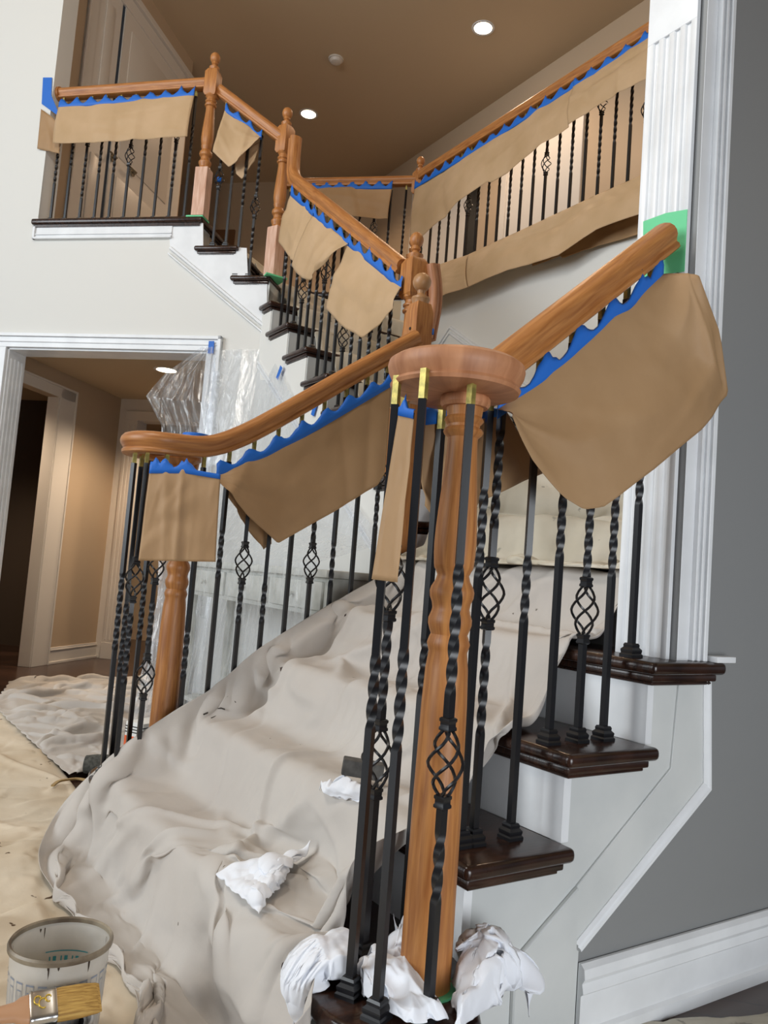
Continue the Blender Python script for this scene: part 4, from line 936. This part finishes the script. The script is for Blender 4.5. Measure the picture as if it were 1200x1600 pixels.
# rags
def rag(label, pts, H, n=60, slack=1.35, seed=1, noise=.05, pinn=9, lift=.01, amp=.014):
    a, b, c, d = [np.array(p, float) for p in pts]; t = np.linspace(0, 1, n)
    P = (a[None, None]*(1-t)[:, None, None]+d[None, None]*t[:, None, None])*(1-t)[None, :, None]+(b[None, None]*(1-t)[:, None, None]+c[None, None]*t[:, None, None])*t[None, :, None]
    rr = np.random.default_rng(seed); ctr = P.mean((0, 1)); w_ = 1+.10*nfield((P[..., 0]-ctr[0])*1., (P[..., 1]-ctr[1])*1., 14, rr)[..., None]
    P = ctr+(P-ctr)*w_; P[..., 2] += lift; pin = np.zeros((n, n), bool); pin[0, 0] = pin[0, -1] = pin[-1, 0] = pin[-1, -1] = True; pin[0, n//2] = pin[n//2, 0] = pin[-1, n//2] = pin[n//2, -1] = True
    P = simcloth(P, H, slack=slack, steps=30, iters=8, pin=pin, seed=seed, noise=noise, g=.0012, bend=.2, eps=.003)
    P = rumple(P, seed, 46, amp*.5, amp*.3, hmin=H)
    return cloth_obj('rag', P, RAG, label, cat='rag', th=.001)
def bump_(cx, cy, r, h, base): return lambda x, y: base(x, y)+h*np.exp(-((x-cx)**2+(y-cy)**2)/r**2)
Z = atZ
Hc1 = lambda x, y: np.where((x < .275) & (y > -.145), RZ+.003, FL+.002)
Yp = atY
def mound(cx, cy, r, h, base): return lambda x, y: np.maximum(base(x, y), 0*x+RZ*0+base(np.full(np.shape(x), 9.), y)+h*np.exp(-((x-cx)**2+(y-cy)**2)/r**2))
m1 = Yp(770, 1545, -.08)
rag('bunched white rag on the floor to the right of the large foreground newel', [Yp(704, 1548, -.03), Yp(752, 1492, .0), Yp(822, 1600, -.08), Yp(716, 1650, -.14)], mound(m1[0], m1[1], .10, .13, Hc1), seed=41, slack=1.12, noise=.04, lift=.0, amp=.014)
rag('white rag hanging over the front edge of the first step left of the foreground balusters', [Z(446, 1502, .200), Z(548, 1480, .20), Z(556, 1540, .19), Z(446, 1610, .12)], lambda x, y: np.where(x > -.03, RZ+.006, FL), seed=43, slack=1.06, noise=.015, lift=0, amp=.010)
rag('twisted white rag wound between the balusters at the foot of the large newel', [Z(552, 1530, .205), Z(592, 1470, .21), Z(706, 1592, .19), Z(640, 1600, .19)], lambda x, y: np.full(np.shape(x), RZ+.004), seed=47, slack=1.10, noise=.02, amp=.012, lift=0)
rag('white rag stuffed behind the large newel against the second riser', [Z(596, 1490, .20), Z(612, 1425, .25), Z(650, 1425, .25), Z(648, 1520, .20)], lambda x, y: np.full(np.shape(x), RZ+.004), seed=53, slack=1.08, noise=.02, n=40, amp=.012, lift=0)
rag('crumpled white rag lying on the lower part of the draped cloth', [hitc(338, 1378), hitc(492, 1318), hitc(432, 1400), hitc(402, 1450)], lambda x, y: Hcl(x, y)+.006, seed=59, slack=1.04, noise=.01, n=34, lift=.015, amp=.007)
rag('small white rag beside the grey block on the draped steps', [hitc(498, 1268), hitc(522, 1250), hitc(575, 1258), hitc(560, 1272)], lambda x, y: Hcl(x, y)+.006, seed=61, slack=1.04, noise=.01, n=26, lift=.015, amp=.006)
sbp = hitc(556, 1243)
o = tag(MB().box((-.045, -.02, 0), (.045, .02, .034)).build('sanding_block', mat('worn grey block', srgb(96, 94, 90), .7, var=srgb(60, 58, 56), vscale=30), None, (sbp[0]+.03, sbp[1]+.03, sbp[2]+.030), bevel=.003), 'worn dark grey block lying on the draped steps behind the foreground balusters', 'block'); o.rotation_euler = (0, .1, -.55)
MAINO = [o_ for o_ in bpy.data.objects if o_.name == 'drop_cloth'][0]
STR = mat('dark paint smear', srgb(66, 60, 54), .7)
for pts_ in (((345, 1100), (352, 1094), (357, 1088)), ((338, 1108), (346, 1106), (352, 1108)), ((356, 1096), (362, 1100), (366, 1104)), ((362, 1092), (368, 1097), (372, 1102)), ((318, 1116), (328, 1112)), ((330, 1122), (340, 1118)), ((196, 1280), (200, 1274), (204, 1268)), ((206, 1290), (212, 1282), (216, 1274))):
    pp = [hitc(*q_)-CF*.004 for q_ in pts_]
    sweep('paint_smear', [tuple(p_) for p_ in pp], [(-.0025, 0), (.0025, 0), (.002, .0008), (-.002, .0008)], STR, MAINO, upv=tuple(-CF))
# ================================================================== PLASTIC SHEETING AND CONSOLE TABLE
def plastic(label, rows, nu, nv, nrm, seed, amp=.02, freq=7):
    r_ = np.random.default_rng(seed); R_ = np.array([resamp(r, nu-1) for r in rows]); t = np.linspace(0, len(rows)-1, nv); i0 = np.minimum(t.astype(int), len(rows)-2); f = (t-i0)[:, None, None]
    f = f*f*(3-2*f)*.5+f*.5
    Pg = R_[i0]*(1-f)+R_[i0+1]*f; u = np.linspace(0, 1, nu)[None]; v = np.linspace(0, 1, nv)[:, None]; off = 0
    for k in range(16):
        c = r_.random()*1.2-.1; sl_ = (r_.random()-.5)*.7; w_ = .012+.04*r_.random(); A = amp*(.3+r_.random()); s0 = r_.random(); off = off+A*np.exp(-(np.abs(u-c-sl_*v)/w_)**1.4)*np.exp(-((v-s0)/.45)**2)*(1 if k % 3 else -1)
    for k in range(26):
        a = r_.random()*PI; c = r_.random(2); d = (u-c[0])*math.cos(a)+(v-c[1])*math.sin(a); al = -(u-c[0])*math.sin(a)+(v-c[1])*math.cos(a)
        off = off+amp*.35*(r_.random()-.4)*np.exp(-(al/.12)**2)*np.maximum(0, 1-np.abs(d)/(.03+.05*r_.random()))
    Pg = Pg+off[..., None]*np.array(nrm)
    return tag(grid_obj('plastic_sheet', Pg, PLASTIC), label, 'plastic sheet')
T_ = [tuple(onW(335, 548, .012)), tuple(onW(418, 546, .012)), tuple(atX(440, 586, 1.02)), (1.02, 2.3, 1.50), (1.02, 1.9, 1.2), (1.01, 1.60, 1.02)]
plastic('clear plastic sheet taped under the upper flight and draped over the white console table', [T_, [(.80, 3.15, 1.4), (.93, 2.95, 1.35), (.96, 2.6, 1.3), (.97, 2.2, 1.15), (.98, 1.85, 1.02), (.98, 1.58, .96)],
        [(.66, 3.10, .90), (.68, 2.9, .89), (.69, 2.5, .885), (.69, 2.1, .88), (.69, 1.8, .88), (.69, 1.5, .88)], [(.60, 3.05, .5), (.66, 2.9, .5), (.67, 2.5, .5), (.67, 2.1, .5), (.67, 1.8, .5), (.67, 1.5, .5)], [(.50, 2.95, FL+.02), (.56, 2.8, FL+.02), (.60, 2.5, FL+.02), (.60, 2.1, FL+.02), (.60, 1.8, FL+.02), (.60, 1.5, FL+.02)]], 120, 110, (-.9, -.3, 0), 71, amp=.011)
pB = lambda lst, o: [tuple(onW(x, y, o)) for x, y in lst]
plastic('clear plastic sheet billowing from the right jamb of the wide opening', [pB([(322, 546), (338, 546)], .04), pB([(272, 590), (345, 590)], .10), pB([(247, 628), (350, 640)], .14), pB([(268, 672), (352, 680)], .12), pB([(262, 800), (352, 800)], .10), pB([(262, 930), (345, 930)], .12), pB([(246, 1085), (335, 1075)], .16)], 60, 110, (-S2, -S2, 0), 73, amp=.02)
for i, (fn_, lab) in enumerate(((onW(333, 545, .03), 'upright blue tape tab fixing the plastic to the trim corner of the wide opening'), (onW(420, 545, .03), 'tilted blue tape tab fixing the plastic near the foot of the raking moulding'), (atX(439, 583, 1.035)-np.array([.01, 0, 0]), 'lowest blue tape tab holding the plastic under the upper flight steps'), (atX(491, 638, 1.035), 'blue tape tab seen through the gap just above the left handrail'))):
    o = tag(MB().box((-.017, -.0006, -.036), (.017, .0006, .036)).build('tape_tab', BLUE, None, tuple(fn_), bevel=.0004, seg=1), lab, 'tape'); o.rotation_euler = (0, (.0, .42, .6, .4)[i], -PI/4 if i < 2 else -PI/2)
con = tag(empty('console_table', (.88, 2.25, FL)), 'white painted console table with drawers wrapped in plastic behind the left balusters', 'table')
CW = mat('worn white furniture paint', srgb(214, 214, 206), .5, var=srgb(190, 190, 180), vscale=14)
y0_, y1_ = -.75, .72
MB().box((-.16, y0_-.02, .865), (.13, y1_+.02, .895)).build('top', CW, con, bevel=.006); MB().box((-.135, y0_, .72), (.12, y1_, .865)).build('frame', CW, con, bevel=.003)
for k in range(3):
    a = y0_+.03+k*.475; d_ = MB().box((-.148, a, .74), (-.134, a+.44, .85)).build('drawer', CW, con, bevel=.005)
    lathe('knob', [(.006, 0), (.006, .012), (.013, .018), (.012, .026), (.001, .029)], CW, d_, (-.148, a+.22, .795), seg=14).rotation_euler = (0, -PI/2, 0)
for x_ in (-.115, .10):
    for yq in (y0_+.03, y1_-.03): lathe('leg', [(.014, 0), (.02, .03), (.016, .1), (.022, .35), (.026, .60), (.018, .63), (.024, .66), (.024, .72)], CW, con, (x_, yq, 0), seg=16)
MB().box((-.12, y0_+.01, .18), (.11, y1_-.01, .20)).build('shelf', CW, con, bevel=.003)
# ================================================================== FLOOR THINGS
bp_ = atZ(96, 1470, FL+.195)
buk = tag(empty('paint_pail', (bp_[0], bp_[1], FL+.006)), 'milky plastic paint pail with a printed side and dark drips round its rim', 'pail')
def pailmat():
    m = mat('milky plastic', srgb(216, 210, 200), .35, var=srgb(196, 190, 180), vscale=10); nt = m.node_tree; p = nt.nodes['Principled BSDF']; t = nt.nodes.new('ShaderNodeBsdfTransparent'); mx = nt.nodes.new('ShaderNodeMixShader'); mx.inputs[0].default_value = .72
    nt.links.new(t.outputs[0], mx.inputs[1]); nt.links.new(p.outputs[0], mx.inputs[2]); nt.links.new(mx.outputs[0], nt.nodes['Material Output'].inputs[0]); return m
PM = pailmat()
lathe('wall', [(.072, 0), (.076, .004), (.084, .186), (.0825, .186), (.0745, .006), (.001, .006)], PM, buk, seg=56)
lathe('rim', [(.0825, .182), (.0885, .184), (.089, .191), (.0865, .195), (.0825, .193), (.0825, .182)], mat('paint smeared rim', srgb(150, 138, 118), .45, var=srgb(84, 70, 54), vscale=14), buk, seg=56, cap=False)
lathe('paint_residue', [(.001, .006), (.076, .007), (.0765, .05), (.001, .050)], mat('cream primer residue', srgb(214, 200, 168), .4), buk, seg=40)
INK = mat('grey blue print', srgb(134, 142, 156), .5); INKT = mat('teal print', srgb(60, 150, 160), .5); DRIP = mat('dark brown drip', srgb(50, 36, 26), .35)
def onpail(a, z, off=.0006): r = .076+(.084-.076)*(z-.004)/.182+off; return (r*math.cos(a), r*math.sin(a), z)
mid = math.atan2(CAM[1]-bp_[1], CAM[0]-bp_[0])
for k in range(-6, 7):
    a = mid+k*.27; pm_ = MB()
    for (u0, u1, z0_, z1_) in ((-.09, .09, .148, .151), (-.09, -.08, .04, .15), (.08, .09, .04, .15), (-.055, .055, .136, .138), (-.055, -.048, .045, .136), (.048, .055, .045, .136), (-.02, -.015, .05, .130), (.02, .025, .05, .130)):
        n = 4; v = [onpail(a+u0+(u1-u0)*i/n, zz) for zz in (z0_, z1_) for i in range(n+1)]; pm_.add(v, [(i, i+1, n+2+i, n+1+i) for i in range(n)])
    pm_.build('printed_panel', INK, buk)
pm_ = MB(); a = mid+PI-.15
for k in range(7):
    u0 = a-.42+k*.13; v = [onpail(u0+du, zz, -.0035) for zz in (.112, .128) for du in (0, .03, .075)]; pm_.add(v, [(0, 1, 4, 3), (1, 2, 5, 4)] if k % 2 else [(0, 1, 4, 3)])
v = [onpail(a-.52+i*.1, zz, -.0035) for zz in (.136, .138) for i in range(11)]; pm_.add(v, [(i, i+1, 12+i, 11+i) for i in range(10)])
v = [onpail(a-.45, .085, -.0035), onpail(a-.30, .085, -.0035), onpail(a-.38, .105, -.0035)]; pm_.add(v, [(0, 1, 2)])
pm_.build('teal_print', INKT, buk)
for k in range(14):
    a = rng.random()*2*PI; L_ = .006+.016*rng.random(); z_ = .182; da = .02+.05*rng.random(); off = -.0038 if k % 2 else .0008
    v = [onpail(a, z_, off), onpail(a+da, z_, off), onpail(a+da*.9, z_-L_*.5, off), onpail(a+da*.5, z_-L_, off), onpail(a+da*.1, z_-L_*.4, off)]; MB().add(v, [(0, 1, 2, 3, 4)]).build('paint_drip', DRIP, buk)
cp_ = atZ(92, 1592, FL+.115)
can = tag(empty('paint_can', (cp_[0], cp_[1], FL+.006)), 'small open steel stain can under the brush at the lower left corner', 'can')
CANM = mat('dark printed tin', srgb(50, 46, 48), .35, metal=.3)
lathe('body', [(.050, 0), (.051, .003), (.051, .10), (.0495, .10), (.0495, .004), (.001, .004)], CANM, can, seg=44)
lathe('rim', [(.051, .098), (.0545, .100), (.0545, .105), (.051, .107), (.0475, .104), (.046, .100), (.0425, .104), (.040, .102), (.0425, .097), (.0495, .096)], METAL, can, seg=44, cap=False)
lathe('stain', [(.001, .07), (.049, .07), (.049, .072), (.001, .072)], mat('wet dark stain', srgb(30, 18, 10), .1), can, seg=32)
# brush lying across the can
ba = atZ(-22, 1592, .108); bb = atZ(157, 1556, .112)
br = tag(empty('paint_brush', tuple((ba+bb)/2)), 'flat paint brush with wooden handle and golden bristles lying across the small can', 'brush')
d = bb-ba; Lb = np.linalg.norm(d); br.rotation_euler = (.55, 0, 0)
br.rotation_euler = (Matrix.Rotation(math.atan2(d[1], d[0]), 4, 'Z') @ Matrix.Rotation(.5, 4, 'X')).to_euler()
fx0 = -Lb/2+Lb*.36; fx1 = fx0+Lb*.24; hw_ = .027
def loft(name, st, m, par, sq=3):      # st: (x, halfwidth, halfthick)
    v = []; f = []; n = 16
    for x, a_, b_ in st:
        for k in range(n):
            t_ = 2*PI*k/n; c, s_ = math.cos(t_), math.sin(t_); e = 2/sq; v.append((x, a_*math.copysign(abs(c)**e, c), b_*math.copysign(abs(s_)**e, s_)))
    for i in range(len(st)-1):
        for k in range(n): f.append((i*n+k, i*n+(k+1) % n, (i+1)*n+(k+1) % n, (i+1)*n+k))
    f.append(tuple(range(n-1, -1, -1))); f.append(tuple((len(st)-1)*n+k for k in range(n)))
    return mk(name, v, f, m, par, smooth=True, sharp=50)
loft('handle', [(-Lb/2-.05, .009, .006), (-Lb/2+.01, .012, .008), (-Lb/2+.04, .016, .009), (fx0-.012, .023, .010), (fx0+.004, .0255, .010)], wood('brush handle wood', srgb(176, 128, 92), srgb(206, 160, 122)), br, 2.4)
fe = loft('ferrule', [(fx0, hw_, .0112), (fx0+.003, hw_+.001, .012), (fx0+.006, hw_, .011), (fx1-.008, hw_, .011), (fx1-.005, hw_+.001, .012), (fx1, hw_, .011)], METAL, br, 5)
GOLD = mat('gold stamped mark', srgb(230, 200, 90), .3, metal=.8)
for k, (cx, cy, rr_) in enumerate(((.012, .006, .0055), (.02, .000, .0065), (.028, .007, .0045))):
    tr_ = [(fx0+cx+rr_*math.cos(t_), cy+rr_*1.3*math.sin(t_), .0118) for t_ in np.linspace(.4, 5.2, 14)]; sweep('stamped_curl', tr_, roundprof(.0009, 6), GOLD, fe)
BR_ = mat('golden bristle', srgb(196, 158, 84), .6, var=srgb(150, 112, 50), vscale=6, stretch=(2, 60, 60), bump=.8, bscale=10, bdist=.002)
loft('bristles', [(fx1-.004, hw_*.97, .0102), (fx1+.01, hw_, .0105), (Lb/2-.03, hw_*1.02, .0085), (Lb/2-.006, hw_*.98, .0045), (Lb/2, hw_*.93, .0015)], BR_, br, 4)
# carton, roll and cord near the scroll
cb = atZ(222, 1160, .06); ct = tag(empty('carton', (cb[0]+.03, cb[1]+.06, FL+.03)), 'small orange and white carton on the floor behind the left balusters', 'carton'); ct.rotation_euler.z = .5
MB().box((-.07, -.05, 0), (.07, .05, .15)).build('box', mat('white card', srgb(232, 232, 228), .6), ct, bevel=.002); MB().box((-.0712, -.0512, .02), (.0712, .0512, .09)).build('orange_band', mat('orange print', srgb(226, 98, 44), .6), ct)
for i in range(3): MB().box((-.0716, -.0516, .105+i*.012), (.0716, .0516, .109+i*.012)).build('black_stripe', BLACK, ct)
ro_ = atZ(170, 1192, .03); o = tag(empty('cloth_roll', (ro_[0], ro_[1], .02)), 'dark grey knitted roll poking out at the left edge of the big drop cloth', 'roll'); o.rotation_euler = (0, PI/2, -.5)
KN = mat('dark knitted wool', srgb(92, 92, 86), .95, var=srgb(60, 60, 56), vscale=90, bump=1, bscale=140, bdist=.002)
lathe('body', [(.034, -.09), (.040, -.05), (.042, .03), (.040, .09), (.034, .092), (.030, .06)], KN, o, seg=26); lathe('cuff', [(.040, .088), (.044, .092), (.043, .108), (.036, .110)], mat('pale cuff', srgb(186, 186, 178), .9), o, seg=26)
cd_ = [atZ(*p_, FL+.03) for p_ in ((82, 1229), (92, 1222), (108, 1219), (122, 1218), (134, 1220))]
tag(sweep('wooden_strip', sm([tuple(p_) for p_ in cd_], 4), [(-.006, 0), (.006, 0), (.006, .006), (-.006, .006)], wood('pale tan strip', srgb(170, 140, 90), srgb(190, 160, 110)), None), 'thin bent tan strip lying on the cream canvas beside the big drop cloth', 'strip')
# ================================================================== CEILING FITTINGS
def downlight(label, x, y, z, r=.072):
    t = tag(empty('recessed_light', (x, y, z)), label, 'ceiling light', None)
    lathe('trim_ring', [(r, -.004), (r+.018, -.004), (r+.020, 0), (r, .0)], TRIMW, t, seg=36, cap=False); lathe('lens', [(.001, -.003), (r, -.003), (r, -.001), (.001, -.001)], LAMP, t, seg=32)
downlight('lit recessed downlight at the top of the stairwell ceiling, the one highest in view', 3.02, 3.73, CZ)
downlight('lit recessed downlight in the upper hall ceiling beside the turning post', 2.51, 5.75, CZ)
lg = atZ(260, 578, HZ); downlight('lit recessed downlight in the low hall ceiling through the wide opening', lg[0], lg[1], HZ)
sd = atZ(525, 92, CZ); t = tag(empty('smoke_detector', (sd[0], sd[1], CZ)), 'round white smoke detector on the upper ceiling between the two downlights', 'smoke detector')
lathe('base', [(.062, -.012), (.066, -.008), (.066, 0), (.001, 0)], HALLTR, t, seg=32); lathe('cover', [(.001, -.040), (.03, -.040), (.045, -.034), (.052, -.02), (.055, -.012)], HALLTR, t, seg=32)
# ================================================================== UPPER HALL DOORS
nLL = (S2, -S2, 0)
uL = np.array([S2, S2, 0]); nv2 = np.array([S2, -S2, 0])
def dL(px, py): return (atP(px, py, (cor[0], cor[1], 0), nLL)-np.array([cor[0], cor[1], 0]))@uL
def lslab(mb, d0, d1, z0, z1, o0, o1):
    a = cor+d0*uL[:2]; b = cor+d1*uL[:2]; n2 = nv2[:2]; return mb.prism([a+n2*o1, b+n2*o1, b+n2*o0, a+n2*o0][::-1], z0, z1)
ZB = 2.848; zh = atP(278, 122, (cor[0], cor[1], 0), nLL)[2]-.02
dl0, dl1 = dL(148, 40), -.16
dc = MB(); lslab(dc, dl0-.11, dl0, ZB, zh+.11, 0, .022); lslab(dc, dl1, dl1+.11, ZB, zh+.11, 0, .022); lslab(dc, dl0-.13, dl1+.13, zh, zh+.10, 0, .022); lslab(dc, dl0-.15, dl1+.14, zh+.10, zh+.15, 0, .05); lslab(dc, dl0-.11, dl0-.09, ZB, zh+.1, 0, .034)
door = struct(dc.build('door_2', HALLTR, bevel=.003, seg=1))
dg_ = dL(186, 80); GAP = mat('dark blue gap', srgb(46, 60, 78), .7)
lf = MB(); lslab(lf, dl0, dg_-.02, ZB+.01, zh, -.03, .006); A1 = lf.build('door_leaf', HALLTR, door); lf = MB(); lslab(lf, dg_+.02, dl1, ZB+.01, zh, -.03, .012); A2 = lf.build('door_leaf', HALLTR, door)
for (a_, b_, par_) in ((dl0, dg_-.02, A1), (dg_+.02, dl1, A2)):
    for z0_, z1_ in ((.12, .85), (1.0, zh-ZB-.12)):
        pn = MB(); m_ = .1; lslab(pn, a_+m_, b_-m_, ZB+z0_, ZB+z1_, .006, .018); pn.build('door_panel', HALLTR, par_, bevel=.004)
gp = MB(); lslab(gp, dg_-.02, dg_+.02, ZB+.01, zh, -.02, .002); gp.build('gap', GAP, door)
for px, py in ((172, 247), (203, 270)):
    p = atP(px, py, (cor[0], cor[1], 0), nLL)+nv2*.02; o = empty('door_handle', tuple(p)); o.parent = door
    r_ = lathe('rose', [(.030, 0), (.030, .008), (.012, .012), (.010, .035)], mat('aged nickel', srgb(150, 140, 120), .3, metal=.9), o, seg=20); r_.rotation_euler = (0, PI/2, -PI/4)
    sweep('lever', [(0, 0, 0), (.03*S2*1., -.03*S2, .0), (.03*S2-.08*S2, -.03*S2-.08*S2, .004)], roundprof(.007, 8), mat('aged nickel', srgb(150, 140, 120), .3, metal=.9), o)
# doors on the back wall of the upper hall
for nm, ya, yb, dark in (('door_3', 4.80, 5.55, None), ('door_4', 3.35, 4.15, None)):
    dm = MB(); dm.box((3.73, ya-.09, 2.84), (3.75, ya, 4.98)); dm.box((3.73, yb, 2.84), (3.75, yb+.09, 4.98)); dm.box((3.725, ya-.10, 4.9), (3.75, yb+.10, 5.0)); D = struct(dm.build(nm, HALLTR, bevel=.003, seg=1))
    MB().box((3.74, ya, 2.84), (3.76, yb, 4.9)).build('door_leaf', HALLTR, D)
D = struct(MB().box((3.735, 4.56, 2.84), (3.752, 4.75, 4.9)).build('door_gap_dark', BLACK))  # black panel painting the darkness inside a door left ajar
fo = np.array([3.75, 6.35])
def farp(px, py): return atP(px, py, (3.75, 6.35, 0), (S2, S2, 0))
pf = farp(355, 340); tdir = np.array([-S2, S2]); nf_ = np.array([-S2, -S2])
def fslab(mb, a, b, z0, z1, o0, o1): A = pf[:2]+tdir*a; B = pf[:2]+tdir*b; return mb.prism([A+nf_*o0, B+nf_*o0, B+nf_*o1, A+nf_*o1], z0, z1)
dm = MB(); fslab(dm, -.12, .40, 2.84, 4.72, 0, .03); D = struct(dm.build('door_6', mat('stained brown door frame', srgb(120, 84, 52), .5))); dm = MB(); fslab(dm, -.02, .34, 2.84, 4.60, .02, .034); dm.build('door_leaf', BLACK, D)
# ================================================================== WASHROOM GLIMPSED THROUGH THE HALL DOOR
def rslab(mb, d0, d1, z0, z1, o0, o1): return hslab(mb, d0, d1, z0, z1, o0, o1)
eb = e_in
vm = MB(); rslab(vm, -1.5, eb-.1, FL, .80, -1.85, -1.3); v_ = vm.build('cabinet', mat('dark espresso cabinet', srgb(34, 24, 20), .5)); V = tag(v_, 'dark vanity cabinet with pale counter seen through the dark hall doorway', 'cabinet')
vm = MB(); rslab(vm, -1.52, eb-.08, .80, .83, -1.87, -1.28); vm.build('counter', HALLTR, v_)
mm = MB(); rslab(mm, -1.4, eb-.2, 1.0, 1.9, -1.89, -1.86); mr = tag(mm.build('mirror', mat('dark mirror frame', srgb(20, 16, 14), .5)), 'black framed mirror above the vanity in the dark washroom', 'mirror'); mm = MB(); rslab(mm, -1.3, eb-.3, 1.1, 1.8, -1.861, -1.855); mm.build('glass', mat('dim mirror glass', srgb(120, 110, 100), .1, metal=1), mr)
fc = q(eb-.55)+np.array([S2, -S2, 0])*-1.5; tag(sweep('faucet', [(fc[0], fc[1], .83), (fc[0], fc[1], .98), (fc[0]+.02, fc[1]-.02, 1.0), (fc[0]+.07, fc[1]-.07, .99), (fc[0]+.08, fc[1]-.08, .95)], roundprof(.012, 8), BLACK), 'black arched faucet on the washroom counter', 'faucet')

# ------------------------------------------------------------------ groups of repeated things
GR = {'newel post': 'turned oak newel posts', 'paper': 'masking papers hung from the rails', 'rag': 'white rags', 'ceiling light': 'recessed downlights', 'cloth': 'canvas drop cloths', 'railing': 'oak railings with black balusters', 'plastic sheet': 'clear plastic sheets', 'tape': 'pieces of masking tape'}
for o_ in bpy.data.objects:
    if o_.parent is None and o_.get('category') in GR: o_['group'] = GR[o_['category']]
